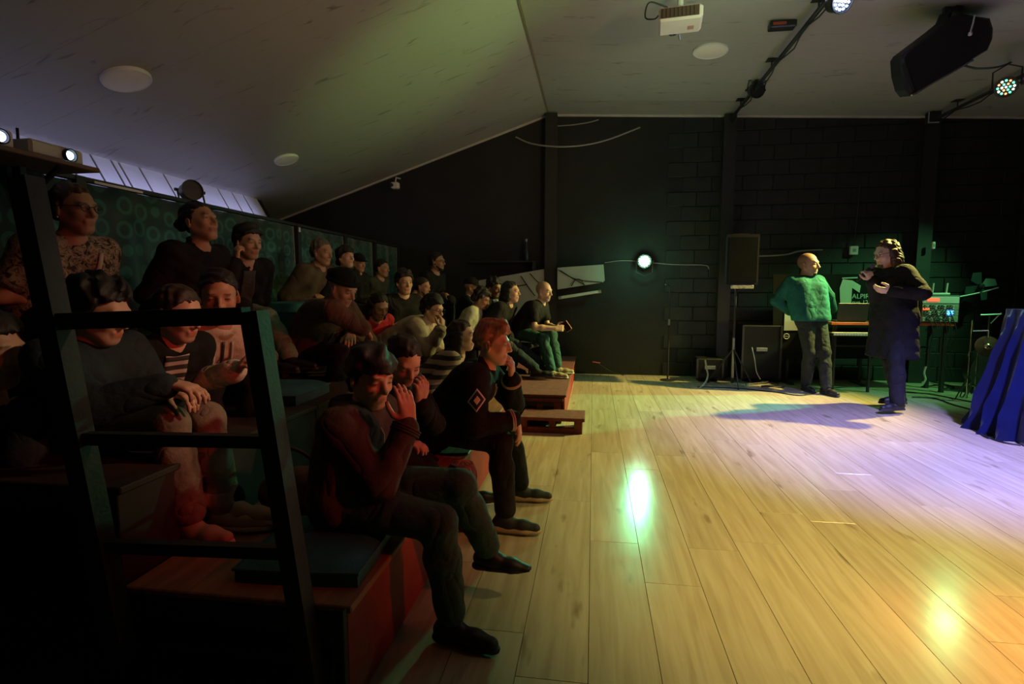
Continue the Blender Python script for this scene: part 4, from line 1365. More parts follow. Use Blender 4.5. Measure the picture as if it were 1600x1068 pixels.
person('person in olive tee with folded arms in the top row', (597, 419, 6.3), 28, yaw=-15, hyaw=-10, hpitch=-3,
       seat=.98, skin='tan', hair=('short', 'black'), top=(C_OLIVE, 'tee', .014), legs=(C_GREYJ, .012), shoes=S_BLACK, detail='mid', floor_z=Z2, hands=('cross', 'cross'))
person('bearded person with glasses in black tee, highest head near the back wall', (683, 409, 6.7), 30, yaw=-20, hyaw=-12, hpitch=0,
       seat=.98, skin='tan', hair=('short', 'black'), top=(C_BLACK, 'tee', .014), legs=(C_BLACK2, .012), shoes=S_BLACK, detail='mid', floor_z=Z2, extras=('glasses', 'beard'),
       hands=('lap', 'knee'))

# ---- middle row
Jbe = person('person in black knit hat and brown jacket leaning forward on folded arms', (535, 450, 3.65), 57, yaw=-14, hyaw=-14, hpitch=-24,
       seat=.70, skin='light', hair=('beanie', 'blackwool'), top=(C_BROWNJ, 'jacket', .030), legs=(C_BLACK2, .016), shoes=S_BLACK, detail='near', floor_z=Z1,
       hands=[(at(570, 514, D=3.5), dict(d=(.0, .8, -.6), n=(-.6, 0, -1), pole=(.6, -1, .3))), (at(548, 522, D=3.72), dict(d=(.3, -.8, -.3), n=(0, 0, -1), pole=(.2, 1, -.6)))])
Jg = person('small child in red jersey with white chest print, head bent', (592, 478, 4.3), 42, yaw=-35, hyaw=-35, hpitch=-28,
       seat=.68, skin='tan', fem=False, hair=('bob', 'black'), top=(C_RED, 'tee', .012), legs=(C_BLACK2, .012), shoes=S_BLACK, detail='mid', floor_z=Z1)
person('person in black tee facing half towards the camera in the middle row', (632, 441, 5.4), 38, yaw=-40, hyaw=-48, hpitch=-3,
       seat=.70, skin='light', hair=('thick', 'black'), top=(C_BLACK, 'tee', .014), legs=(C_GREYJ, .012), shoes=S_BLACK, detail='mid', floor_z=Z1)
person('bearded person whose head shows beside the black tee and above the beige jacket', (661, 448, 6.0), 29, yaw=-20, hyaw=-15, hpitch=-8,
       seat=.70, skin='tan', hair=('short', 'darkbrown'), top=(C_BLACK, 'sweater', .014), legs=(C_BLACK2, .012), shoes=S_BLACK, detail='far', floor_z=Z1, extras=('beard',))
Jbg = person('person in beige jacket and glasses leaning forward with hand at mouth', (676, 482, 4.35), 42, yaw=-8, hyaw=-16, hpitch=-14,
       seat=.70, skin='light', hair=('thick', 'black'), top=(C_BEIGE, 'jacket', .026), legs=(C_BLACK2, .016), shoes=S_BLACK, detail='near', floor_z=Z1, extras=('glasses',),
       hands=[(at(690, 513, D=4.12), dict(d=(.05, .1, 1), n=(-.9, .2, -.2), curl=45, pole=(.3, -.4, -1))), (at(700, 560, D=4.3), dict(d=(.8, -.4, 0), n=(0, 0, -1)))])
person('person in black cap at the far end of the middle row', (737, 448, 6.5), 27, yaw=-5, hyaw=0, hpitch=-8,
       seat=.70, skin='tan', hair=('cap', 'blackwool'), top=(C_BLACK, 'jacket', .014), legs=(C_BLACK2, .012), shoes=S_BLACK, detail='far', floor_z=.27)
person('person in pale tee with bowed head below the black cap', (753, 466, 5.9), 30, yaw=0, hyaw=-5, hpitch=-26,
       seat=.62, skin='brown', hair=('curly', 'black'), top=(C_PALE, 'tee', .02), legs=(C_BROWN2, .012), shoes=S_BLACK, detail='mid', floor_z=.27)
Jps = person('person in dark jacket over pale shirt looking down, beside the white boards', (772, 449, 6.3), 30, yaw=-25, hyaw=-30, hpitch=-14,
       seat=.66, skin='brown', hair=('thick', 'black'), top=(C_BLACK, 'jacket', .018), legs=(C_BLACK2, .012), shoes=S_BLACK, detail='mid', floor_z=.27)
Jw17 = person('person with black chin-length hair in dark hooded jacket on a black chair', (798, 456, 6.0), 34, yaw=-14, hyaw=-10, hpitch=2,
       seat=.68, skin='light', fem=True, hair=('bob', 'black'), top=(C_BLACK2, 'jacket', .024), legs=(C_NAVY, .014), shoes=S_BLACK, detail='mid', floor_z=.27,
       feet=[(at(846, 582, Z=.27 + .075), (1, -.1, 0)), (at(858, 578, Z=.27 + .075), (1, .1, 0))], hands=('lap', 'knee'))
Jbd = person('bald bearded person in black tee looking at a phone on the end chair', (850, 455, 6.25), 32, yaw=-16, hyaw=-26, hpitch=-6,
       seat=.66, skin='pale', hair=('none', 'darkbrown'), top=(C_BLACK, 'tee', .022), legs=(C_GREENT, .014), shoes=S_YELL, detail='near', floor_z=.27, extras=('stubble', 'buzz'),
       feet=[(at(862, 580, Z=.27 + .075), (1, -.1, 0)), (at(872, 574, Z=.27 + .075), (1, .1, 0))], cls=(1.05, 1.05),
       hands=[(at(868, 513, D=6.05), dict(d=(1, .2, .1), n=(.1, .9, -.3), curl=45)), (at(869, 511, D=6.15), dict(d=(1, -.2, .1), n=(.1, -.9, -.2), curl=45))])

# ---- standing on the stage floor
ft = at(1268, 610, Z=0)
Jgr = person('standing person in teal green sweater and dark jeans with hands behind the back', (1263, 413, 6.62), yaw=-78, hyaw=-42, hpitch=0, s=1.0, hs=1.13, hem_cut=True,
       hip=V3(*at(1267, 497, D=6.62)), skin='tan', hair=('none', 'black'), top=(C_GREEN, 'sweater', .030), legs=(fab('faded_black_denim', (.026, .030, .030), bump=.5), .016, .95), shoes=S_BLACK, detail='near', standing=True,
       group='standing speakers', extras=('goatee', 'buzz'), cls=(1.16, 1.22),
       feet=[(at(1259, 600, Z=.078), (.1, -1, 0)), (at(1291, 606, Z=.078), (.35, -1, 0))],
       hands=[(at(1236, 487, D=6.85), dict(d=(.9, .4, -.3), n=(0, 1, 0), pole=(-1, .1, -.2))), (at(1302, 487, D=6.95), dict(d=(-.9, .3, -.3), n=(0, 1, 0), pole=(1, .1, -.2)))])
Jco = person('standing person with long hair and glasses in long black coat speaking into a microphone', (1385, 396, 5.66), yaw=196, hyaw=192, hpitch=-10, s=1.02, hs=1.08,
       hip=V3(*at(1397, 497, D=5.68)), skin='pale', hair=('short', 'brown'), top=(C_BLACK, 'coat', .034), legs=(C_BLACK2, .02, .97), shoes=S_BLACK, detail='near', standing=True,
       group='standing speakers', extras=('glasses', 'longback', 'goatee'), cls=(1.12, 1.15),
       feet=[(at(1405, 622, Z=.078), (-1, -.1, 0)), (at(1402, 634, Z=.078), (-.9, -.35, 0))],
       hands=[(at(1362, 437, D=5.62), dict(d=(-.45, -.1, .8), n=(-.3, .9, .2), curl=52, pole=(.4, .3, -1))),
              (at(1392, 454, D=5.45), dict(d=(-1, .1, .08), n=(0, .6, .6), curl=18, pole=(.6, -.7, -.6)))])

# ================================================================== lamps, sound and projection gear
M_LEDW = mk('led_white_green', (.8, 1, .85), .4, emit=(.62, 1.0, .72), estr=230)
M_LEDG = mk('led_green', (.2, .9, .5), .4, emit=(.05, 1.0, .42), estr=8)
M_LEDR = mk('led_red', (.9, .3, .2), .4, emit=(1.0, .14, .06), estr=7)
M_LEDWW = mk('led_white', (.9, .9, .9), .4, emit=(1.0, .95, .72), estr=8)
M_LEDB = mk('led_blue', (.4, .5, 1), .4, emit=(.42, .55, 1.0), estr=40)


def frame_to(d):
    """rotation whose +Z looks along d"""
    return Vector(d).to_track_quat('Z', 'Y').to_matrix()


def par_light(label, loc, aim, r=0.09, depth=0.13, leds=None, mount=(0, 0, 0.16), ledmats=None):
    root = thing('stage_light', label, 'stage light', loc, 'stage lights')
    rot = frame_to(aim)
    MB().lathe([(r * .55, -depth), (r * .85, -depth * .8), (r * .9, -.01), (r, 0), (r, .018), (r * .93, .018), (r * .92, .004)], 20, rot=rot).build('housing', M_BLACK, root, smooth=True)
    MB().lathe([(0, -.001), (r * .92, 0), (r * .92, .003)], 20, rot=rot).build('face_plate', M_BLACKMAT if leds else M_GREYMETAL, root)
    side = rot @ Vector((1, 0, 0))
    m = Vector(mount)
    pts = [side * (r + .012) - rot @ Vector((0, 0, depth * .35)), side * (r + .012) + m * .75, m, -side * (r + .012) + m * .75, -side * (r + .012) - rot @ Vector((0, 0, depth * .35))]
    MB().tube([tuple(p) for p in pts], .007, 6).build('yoke', M_STEEL, root)
    for q in (-1, 1):
        c = side * q * (r + .008) - rot @ Vector((0, 0, depth * .35))
        MB().tube([tuple(c), tuple(c + side * q * .022)], .012, 8).build('knob', M_BLACK, root)
    if leds:
        k = 0
        for ring, cnt in ((0, 1), (.36, 6), (.72, 12)):
            for j in range(cnt):
                a = 2 * math.pi * j / max(cnt, 1)
                c = rot @ Vector((r * .9 * ring * math.cos(a), r * .9 * ring * math.sin(a), .006))
                o = MB().lathe([(r * .10, 0), (r * .09, .006), (r * .05, .010), (0, .011)], 8, c=c, rot=rot).build('led', ledmats[k % len(ledmats)], root)
                k += 1
    return root


# bright green-white LED light on the back wall
L0 = at(1007, 408, Y=7.72)
par_light('glaring green-white LED light at head height before the black back wall', L0, (-.10, -1, -.06), .095, .12, True, (0, .0, -.2), [M_LEDW])
arm = MB().tube([tuple(V3(0, .06, -.10)), tuple(V3(0, .315, -.12))], .012, 8).build('wall_arm', M_STEEL, bpy.data.objects['stage_light'])
point('green_white_led_halo', tuple(L0 + V3(-.04, -.42, -.03)), (.30, 1.0, .52), 10, .06)  # added point lamp ahead of the LED; its wall halo stands in for lens bloom
spot('green_white_led_beam', tuple(L0 + V3(-.02, -.17, -.01)), (-0.35, 2.2, 0.40), (.12, 1.0, .42), 210, 27, 1.0, .05)
# LED light on the right ceiling pipe, showing red, green and white diodes
L1 = at(1572, 136, Z=3.08)
par_light('multicoloured LED light hanging from the right ceiling pipe', L1, (-.55, -.75, -.35), .088, .11, True, (0, 0, .2), [M_LEDWW, M_LEDG, M_LEDR, M_LEDG, M_LEDWW, M_LEDR, M_LEDG])
spot('right_led_beam', tuple(L1 + V3(-.08, -.12, -.05)), (1.6, 3.0, 0), (.5, 1.0, .6), 3, 80, 1.0, .05)
# blue-white light at the top edge of the picture
L2 = at(1315, 2, Z=3.42)
par_light('blue-white stage light close under the ceiling beside the long pipe', L2, (.25, -.8, -.35), .085, .12, True, (0, 0, .15), [M_LEDB])
point('blue_white_led_glow', tuple(L2 + V3(.02, -.14, -.05)), (.60, .75, 1.0), 3.5, .05)
# dark lights
L3 = at(1183, 141, X=1.80)
par_light('unlit black stage light clamped to the long ceiling pipe', L3, (.15, -1, -.35), .085, .13, False, (0, 0, .14))
L4 = at(300, 297, X=XF)
par_light('round black stage light standing on the teal partition, seen from behind', V3(XF, L4[1], L4[2]), (.9, -.5, .1), .075, .10, False, (0, 0, -.13))

# ceiling pipes
def pipe(label, x, y0, y1, drop, r=.02):
    z = zr(x) - drop
    root = thing('lighting_pipe', label, 'pipe', (x, y0, z), 'ceiling pipes')
    MB().tube([(0, 0, 0), (0, y1 - y0, 0)], r, 10).build('tube', M_STEEL, root, smooth=True)
    n = 4
    for k in range(n):
        yy = (y1 - y0) * (k + .5) / n
        MB().tube([(0, yy, 0), (0, yy, drop)], .008, 6).build('hanger', M_STEEL, root)
        MB().box((-.05, yy - .05, drop - .008), (.05, yy + .05, drop - .001)).build('ceiling_plate', M_STEEL, root)
    # cable taped along the pipe
    pts = [(0.02 * math.sin(k * 1.7), (y1 - y0) * k / 24, -.022 - .03 * abs(math.sin(k * .9))) for k in range(25)]
    MB().tube(pts, .007, 5).build('taped_cable', M_RUBBER, root)
    return root
pipe('long black pipe with taped cables running from ceiling edge to the near lights', 1.78, 3.2, 7.98, .09)
pipe('black pipe at the right side of the ceiling', 4.24, 3.4, 7.98, .09)
bx = at(1222, 40, Z=3.572)
b0 = thing('junction_box', 'small dark box on the ceiling beside the long pipe', 'box', bx)
MB().bevbox((-.11, -.05, -.03), (.11, .05, .03), .008).build('case', M_BLACK, b0)
MB().box((-.09, -.054, -.012), (.02, -.05, .012)).build('label_strip', mk('red_label', (.35, .04, .03), .6), b0)
bx = at(1459, 184, Y=7.8)
b0 = thing('floodlight', 'small square floodlight with pale rim at the head of the right column', 'floodlight', bx)
MB().bevbox((-.08, -.03, -.07), (.08, .05, .07), .01).build('case', M_BLACK, b0)
for a, b in (((-.08, -.034, -.07), (-.068, -.03, .07)), ((-.08, -.034, -.07), (.05, -.03, -.058)), ((.068, -.034, .02), (.08, -.03, .07))):
    MB().box(a, b).build('rim', M_WHITE_TRIM, b0)
MB().tube([(0, .02, .07), (0, .02, .16)], .014, 8).build('bracket', M_STEEL, b0)

# round ceiling lamps (off)
for lab, (px_, py_), zz, rr in (('round white ceiling lamp beside the hanging projector', (1110, 78), zr, .17),
                                ('large pale round ceiling lamp at the upper left of the sloped ceiling', (197, 122), zl, .165),
                                ('smaller pale round ceiling lamp low on the sloped ceiling', (447, 248), zl, .14)):
    sl = .331 if zz is zl else -.05
    r_ = at(px_, py_, D=1.0) - CAM
    t = (RZ - sl * RX - CAM[2]) / (r_[2] - sl * r_[0])
    c = CAM + r_ * t
    root = thing('ceiling_lamp', lab, 'ceiling lamp', c, 'round ceiling lamps')
    rot = Vector((sl, 0, -1)).to_track_quat('Z', 'Y').to_matrix()
    MB().lathe([(rr, -.004), (rr, .018), (rr * .95, .026), (rr * .93, .022)], 36, rot=rot).build('rim', M_WHITEPLASTIC, root, smooth=True)
    MB().lathe([(rr * .93, .020), (rr * .6, .030), (0, .033)], 36, rot=rot).build('diffuser', M_LAMPDISC, root, smooth=True)

# ceiling projector
c = at(1062, 42, Z=3.36)
pr = thing('projector', 'white projector hanging upside down from the ceiling', 'projector', c)
pr.rotation_euler = (0, 0, R(-6))
M_PRJ = mk('projector_shell', (.72, .62, .60), .5, var=.04)
MB().bevbox((-.17, -.14, -.0), (.17, .14, .105), .02).build('shell', M_PRJ, pr)
MB().box((-.15, -.143, .015), (.14, -.139, .09)).build('vent_panel', mk('brown_vent', (.09, .045, .035), .6), pr)
for k in range(9):
    MB().box((-.14 + k * .03, -.146, .02), (-.136 + k * .03, -.143, .085)).build('vent_slat', M_BLACK, pr)
MB().box((.06, .0, -.003), (.11, .06, 0)).build('bottom_hatch', mk('pink_hatch', (.45, .22, .20), .5), pr)
MB().lathe([(.045, 0), (.045, .03), (.036, .03), (.034, .012), (0, .010)], 20, c=(-.05, .14, .05), rot=Matrix.Rotation(R(-90), 3, 'X')).build('lens', M_BLACK, pr, smooth=True)
MB().tube([(0, 0, .105), (0, 0, .26)], .025, 10).build('ceiling_mount', M_WHITEPLASTIC, pr)
MB().tube([tuple(p) for p in curve_pts([(-.1, -.12, .105), (-.24, -.16, .14), (-.27, -.12, .05), (-.2, -.14, .02), (-.17, -.12, .05)])], .006, 6).build('cable', M_RUBBER, pr)
MB().tube([(.0, .13, 0), (.01, .15, -.04)], .008, 6).build('antenna_stub', M_GREYMETAL, pr)

# hanging loudspeaker
prof = [(1408, 92), (1413, 84), (1466, 44), (1488, 26), (1502, 20), (1528, 25), (1549, 28), (1554, 44), (1553, 60), (1545, 78), (1522, 92), (1434, 147), (1424, 150), (1416, 140), (1410, 118)]
pc = at(1482, 86, D=4.35)
sp_ = thing('hanging_loudspeaker', 'large black loudspeaker hung on its side below the ceiling', 'loudspeaker', pc)
front = [at(a, b, D=4.35) - pc for a, b in prof]
ext = nrm(V3(.05, 1, .28)) * .36
n = len(front)
ctr = sum(front) / n
def inset(q, k): return [ctr + (p - ctr) * k for p in q]
lay = [(inset(front, .93), V3(0, 0, 0)), (front, ext * .06), (front, ext * .55), (inset(front, .72), ext)]
v = []; f = []
for q, e in lay: v += [tuple(p + e) for p in q]
for i in range(len(lay) - 1):
    for k in range(n):
        f.append((i * n + k, i * n + (k + 1) % n, (i + 1) * n + (k + 1) % n, (i + 1) * n + k))
f.append(tuple(range(n))[::-1]); f.append(tuple(3 * n + k for k in range(n)))
MB().add(v, f).build('cabinet', mk('speaker_shell', (.014, .013, .014), .6, spec=.3), sp_)
g0 = at(1411, 100, D=4.34) - pc; g1 = at(1426, 143, D=4.34) - pc
MB().bar(g0, g1, .02, .03, up=tuple(ext)).build('grille_edge', M_BLACK, sp_)
MB().bar(at(1424, 149, D=4.36) - pc, at(1520, 94, D=4.36) - pc, .012, .02, up=tuple(ext)).build('side_seam', M_GREYMETAL, sp_)
bk = [at(1470, 40, D=4.45) - pc, at(1478, 22, D=4.47) - pc, at(1500, 8, D=4.47) - pc]
MB().bar(bk[0], bk[1], .08, .03).build('bracket', M_STEEL, sp_)
MB().bar(bk[1], bk[2], .10, .03).build('bracket', M_STEEL, sp_)
MB().bar(bk[1], bk[1] + V3(0, 0, .62), .04, .04).build('bracket', M_STEEL, sp_)
MB().tube([tuple(at(1523, 24, D=4.33) - pc), tuple(at(1520, 38, D=4.33) - pc), tuple(at(1516, 51, D=4.33) - pc)], .006, 6).build('white_cord', M_WHITEPLASTIC, sp_)
MB().lathe([(0, -.016), (.013, -.01), (.015, 0), (.012, .012), (0, .016)], 10, c=at(1516, 53, D=4.32) - pc).build('cord_knob', M_WHITEPLASTIC, sp_)

# small white camera at the foot of the slope
cc = at(618, 290, Y=7.75)
cm = thing('security_camera', 'small white security camera below the sloped ceiling edge', 'camera', cc)
MB().bevbox((-.055, -.06, -.045), (.055, .04, .045), .014).build('case', M_WHITEPLASTIC, cm)
MB().lathe([(.026, 0), (.026, .02), (.018, .02), (0, .012)], 14, c=(-.035, -.06, 0), rot=Matrix.Rotation(R(90), 3, 'X')).build('lens', M_BLACK, cm)
MB().tube([(0, 0, .045), (0, .03, .12), (0, .2, .14)], .010, 8).build('bracket', M_WHITEPLASTIC, cm)

# projector shelf at the upper left
sc_ = at(45, 252, X=-2.78)
shf = thing('wall_shelf', 'brown board shelf high at the left carrying two devices', 'shelf', sc_)
def lo_(x, y, X): return at(x, y, X=X) - sc_
MB().bevbox((-.14, -.62, -.012), (.16, .24, .012), .004).build('board', mk('brown_board', (.16, .085, .055), .6), shf)
MB().bar((-.12, .05, -.012), (-.12, .05, -.20), .05, .03).build('bracket', M_STEEL, shf)
MB().bar((-.12, .05, -.19), (.12, .05, -.02), .02, .02).build('bracket', M_STEEL, shf)
dv = thing('projector', 'white projector with lit lens on the left of the wall shelf', 'projector', sc_ + V3(.0, -.28, .012))
MB().bevbox((-.11, -.13, 0), (.11, .13, .085), .012).build('shell', M_PRJ, dv)
MB().lathe([(.034, 0), (.034, .02), (.028, .02), (.026, .008), (0, .006)], 18, c=(.11, .06, .045), rot=Matrix.Rotation(R(90), 3, 'Y')).build('lens_ring', M_BLACK, dv, smooth=True)
MB().lathe([(.024, 0), (.02, .008), (0, .011)], 14, c=(.117, .06, .045), rot=Matrix.Rotation(R(90), 3, 'Y')).build('lens', mk('lens_glow', (.6, .7, 1), .2, emit=(.55, .62, 1.0), estr=5), dv)
MB().box((.108, -.10, .05), (.1125, -.02, .075)).build('status_panel', mk('status_glow', (.8, .8, 1), .3, emit=(.8, .75, 1.0), estr=3), dv)
MB().tube([(0, -.05, .085), (-.005, -.05, .16), (0, -.05, .21)], [.012, .012, .022], 8).build('antenna', M_BLACK, dv)
dv2 = thing('projector', 'second white projector with blue lens glow, right of the first on the shelf', 'projector', sc_ + V3(.02, .05, .012))
MB().bevbox((-.10, -.14, 0), (.10, .14, .075), .012).build('shell', mk('cream_shell', (.55, .50, .40), .5), dv2)
MB().lathe([(.034, 0), (.034, .02), (.028, .02), (.026, .008), (0, .006)], 18, c=(.10, .05, .035), rot=Matrix.Rotation(R(90), 3, 'Y')).build('lens_ring', M_BLACK, dv2, smooth=True)
MB().lathe([(.022, 0), (.018, .008), (0, .011)], 14, c=(.107, .05, .035), rot=Matrix.Rotation(R(90), 3, 'Y')).build('lens', mk('lens_glow_cold', (.6, .8, 1), .2, emit=(.55, .8, 1.0), estr=7), dv2)
MB().tube([(0, -.11, .075), (0, -.11, .13)], .007, 6).build('antenna', M_BLACK, dv2)

# loudspeaker on a stand
st = at(1146, 603, Z=0); st = V3(st[0], 7.35, 0)
std = thing('speaker_stand', 'thin black pole stand under the loudspeaker by the column', 'stand', st)
MB().tube([(0, 0, .03), (0, 0, 1.30)], .014, 10).build('pole', M_STEEL, std, smooth=True)
MB().tube([(0, 0, .10), (0, 0, .62)], .019, 10).build('lower_tube', M_GREYMETAL, std, smooth=True)
for k in range(3):
    a = R(30 + 120 * k)
    MB().tube([(0, 0, .48), (.32 * math.cos(a), .32 * math.sin(a), .015)], .010, 6).build('leg', M_STEEL, std)
    MB().lathe([(.016, 0), (.018, .02), (.008, .03)], 8, c=(.32 * math.cos(a), .32 * math.sin(a), 0)).build('foot', M_BLACK, std)
spk = thing('loudspeaker', 'upright black loudspeaker on the pole stand before the column', 'loudspeaker', st + V3(.03, 0, 1.302))
MB().add([(-.19, -.16, 0), (.19, -.16, 0), (.14, .16, 0), (-.14, .16, 0), (-.19, -.16, .62), (.19, -.16, .62), (.14, .16, .60), (-.14, .16, .60)],
         [(3, 2, 1, 0), (4, 5, 6, 7), (0, 1, 5, 4), (1, 2, 6, 5), (2, 3, 7, 6), (3, 0, 4, 7)]).build('cabinet', MATS['speaker_shell'], spk)
MB().bevbox((-.175, -.172, .03), (.175, -.161, .59), .006).build('grille', mk('speaker_grille', (.008, .009, .008), .9, spec=.1), spk)
MB().bevbox((-.10, -.05, .621), (.10, -.01, .64), .006).build('handle', M_BLACK, spk)
MB().bevbox((-.12, -.166, -.05), (.14, -.10, -.004), .005).build('paper_label', mk('taped_paper', (.42, .40, .30), .7, var=.5, scale=25), spk)

# microphone stand
ms = at(1043, 594, Z=0)
mst = thing('microphone_stand', 'slim black microphone stand at the back of the floor', 'stand', ms)
MB().lathe([(.10, 0), (.10, .012), (.03, .02), (0, .022)], 20).build('base', M_BLACK, mst, smooth=True)
MB().tube([(0, 0, .02), (0, 0, .80)], .012, 8).build('lower_tube', M_STEEL, mst)
MB().tube([(0, 0, .80), (0, 0, 1.28)], .008, 8).build('upper_tube', M_STEEL, mst)
MB().tube([(0, 0, .76), (0, 0, .84)], .017, 8).build('clutch', M_GREYMETAL, mst)
MB().tube([(0, 0, 1.27), (-.06, -.03, 1.31)], .014, 8).build('clip', M_BLACK, mst)

# white boards stacked against the back wall, with wires hanging over them
M_BOARD = mk('white_board', (.42, .40, .35), .6, var=.10, scale=4)
def slab(label, pts, Y, th=.03, name='white_board', group='white boards at the back wall'):
    q = [at(a, b, Y=Y) for a, b in pts]
    o = q[-1]
    root = thing(name, label, 'board', V3(*o), group)
    n = len(q)
    v = [tuple(p - o) for p in q] + [tuple(p - o + V3(0, th, 0)) for p in q]
    f = [tuple(range(n)), tuple(range(2 * n - 1, n - 1, -1))] + [(k, (k + 1) % n + 0, (k + 1) % n + n, k + n)[::-1] for k in range(n)]
    MB().add(v, f).build('panel', M_BOARD, root)
    return root, o
r1, o1 = slab('wide white board slanting behind the audience, left of the steel column', [(748, 438), (862, 418), (862, 500), (748, 500)], 7.9)
r2, o2 = slab('white board slanting to the right of the steel column', [(871, 418), (943, 413), (945, 438), (942, 441), (871, 452)], 7.78)
for pts in ([(814, 431), (824, 446), (836, 462)], [(808, 447), (824, 444)], [(828, 427), (840, 440), (850, 445)]):
    MB().tube([tuple(p - o1) for p in curve_pts([at(a, b, Y=7.885) for a, b in pts], 10)], .007, 5).build('seam_line', M_RUBBER, r1)
for pts in ([(872, 421), (890, 432), (915, 446)], [(875, 422), (900, 436), (941, 441)], [(893, 447), (899, 437), (907, 437), (914, 446)]):
    MB().tube([tuple(p - o2) for p in curve_pts([at(a, b, Y=7.765) for a, b in pts], 12)], .006, 5).build('wire', M_RUBBER, r2)
ta, tb = at(874, 465, Y=7.8), at(938, 455, Y=7.8)
tb_ = thing('fluorescent_tube', 'unlit white fluorescent tube slanting below the right white board', 'tube', ta)
MB().tube([(0, 0, 0), tuple(tb - ta)], .022, 10).build('glass_tube', M_WHITEPLASTIC, tb_, smooth=True)
for e, d_ in ((V3(0, 0, 0), tb - ta), (tb - ta, ta - tb)):
    MB().box(tuple(e + nrm(d_) * .06 - V3(.01, 0, .01)), tuple(e + nrm(d_) * .06 + V3(.01, .239, .01))).build('wall_clip', M_GREYMETAL, tb_)
    MB().tube([tuple(e - nrm(d_) * .012), tuple(e + nrm(d_) * .03)], .025, 10).build('end_cap', M_GREYMETAL, tb_)
# dark ledge with small things on it
lg = thing('wall_ledge', 'dark ledge on the back wall above the white boards', 'shelf', at(790, 408, Y=7.9))
MB().bevbox((-.55, -.14, -.02), (.45, .12, .0), .004).build('board', M_STEEL, lg)
MB().box((.40, -.10, -.13), (.44, .1, -.021)).build('bracket', M_STEEL, lg)
bt = thing('spray_bottle', 'dark bottle standing on the wall ledge', 'bottle', at(822, 407, Y=7.9))
MB().lathe([(.035, 0), (.04, .02), (.04, .16), (.018, .22), (.018, .27), (0, .275)], 14).build('body', M_BLACK, bt, smooth=True)
MB().lathe([(.02, .27), (.02, .31), (0, .312)], 10).build('cap', M_GREYMETAL, bt)

# ================================================================== back-line: banner, table, rack, drums
M_BAN = mk('banner_black', (.006, .007, .006), .8, spec=.2)
M_BANW = mk('banner_white', (.62, .66, .56), .7, var=.05)
bo = at(1290, 545, Y=7.62)
ban = thing('banner_stand', 'black stage banner with large white block shapes behind the standing pair', 'banner', bo)
YB_ = 7.62
def quad(name, pts, Y, mat, th=.004):
    q = [at(a, b, Y=Y) - bo for a, b in pts]
    n = len(q)
    v = [tuple(p) for p in q] + [tuple(p + V3(0, th, 0)) for p in q]
    f = [tuple(range(n))[::-1], tuple(range(n, 2 * n))] + [(k, (k + 1) % n, (k + 1) % n + n, k + n) for k in range(n)]
    return MB().add(v, f).build(name, mat, ban)
quad('cloth', [(1208, 428), (1364, 428), (1364, 560), (1208, 560)], YB_, M_BAN, .02)
quad('white_shape', [(1217, 459), (1217, 448), (1246, 430), (1262, 430), (1262, 440)], YB_ - .008, M_BANW)
quad('white_shape', [(1227, 472), (1262, 472), (1262, 516), (1225, 516)], YB_ - .008, M_BANW)
quad('white_shape', [(1317, 436), (1332, 438), (1330, 476), (1313, 476), (1312, 450)], YB_ - .008, M_BANW)
quad('white_shape', [(1332, 438), (1345, 446), (1343, 457), (1331, 449)], YB_ - .008, M_BANW)
quad('white_line', [(1316, 433.5), (1340, 432.5), (1340, 434.3), (1316, 435.3)], YB_ - .008, M_BANW)
ring = [tuple(at(1229, 525, Y=YB_ - .01) - bo + V3(.034 * math.cos(a), 0, .034 * math.sin(a))) for a in np.linspace(0, 2 * math.pi, 18, endpoint=False)]
MB().tube(ring, .006, 5, closed=True).build('round_logo', M_BANW, ban)
MB().tube([tuple(p * 1) for p in [Vector(ring[0]) * 1]] + [tuple((Vector(ring[9])))], .004, 5).build('logo_bar', M_BANW, ban)
for txt, px_, py_, sz in (('ALPIR', 1331, 466, .085), ('run 12.', 1331, 475, .075)):
    cu = bpy.data.curves.new('lettering', 'FONT'); cu.body = txt; cu.size = sz; cu.extrude = .002
    cu.materials.append(M_BANW)
    o = bpy.data.objects.new('lettering_src', cu); COL.objects.link(o)
    bpy.context.view_layer.update()
    me_ = bpy.data.meshes.new_from_object(o.evaluated_get(bpy.context.evaluated_depsgraph_get()))
    bpy.data.objects.remove(o)
    o = bpy.data.objects.new('lettering', me_); COL.objects.link(o); o.parent = ban
    o.location = at(px_, py_, Y=YB_ - .012) - bo; o.rotation_euler = (R(90), 0, R(4))
for q in (-1, 1):
    MB().bar((q * .45, .05, -.0), (q * .45, .05, .85), .03, .03).build('pole', M_STEEL, ban)
    MB().box((q * .45 - .03, -.15, -.47 + .1 - float(bo[2]) + .37), (q * .45 + .03, .25, -float(bo[2]) + .03)).build('foot', M_STEEL, ban)
    MB().bar((q * .45, .05, -float(bo[2]) + .02), (q * .45, .05, .0), .03, .03).build('pole', M_STEEL, ban)

# gear table
tz = 0.80
ta = at(1300, 503, Y=7.15); tb = at(1492, 505, Y=7.15)
tbl = thing('gear_table', 'narrow table with glossy red edge carrying laptop and mixer rack', 'table', ((ta[0] + tb[0]) / 2, 7.35, 0))
w2 = (tb[0] - ta[0]) / 2
tz = float((ta[2] + tb[2]) / 2)
M_REDEDGE = mk('red_table_edge', (.75, .14, .06), .35)
MB().bevbox((-w2, -.19, tz - .03), (w2, .22, tz), .004).build('table_top', mk('table_top_wood', (.30, .13, .06), .4), tbl)
MB().box((-w2, -.196, tz - .03), (w2, -.190, tz - .001)).build('edge_band', M_REDEDGE, tbl)
for qx in (-1, 1):
    for qy in (-.14, .16):
        MB().box((qx * (w2 - .06) - .02, qy - .02, 0), (qx * (w2 - .06) + .02, qy + .02, tz - .031)).build('leg', M_STEEL, tbl)
MB().box((-w2 + .05, .0, tz - .32), (w2 - .05, .02, tz - .30)).build('stretcher', M_STEEL, tbl)
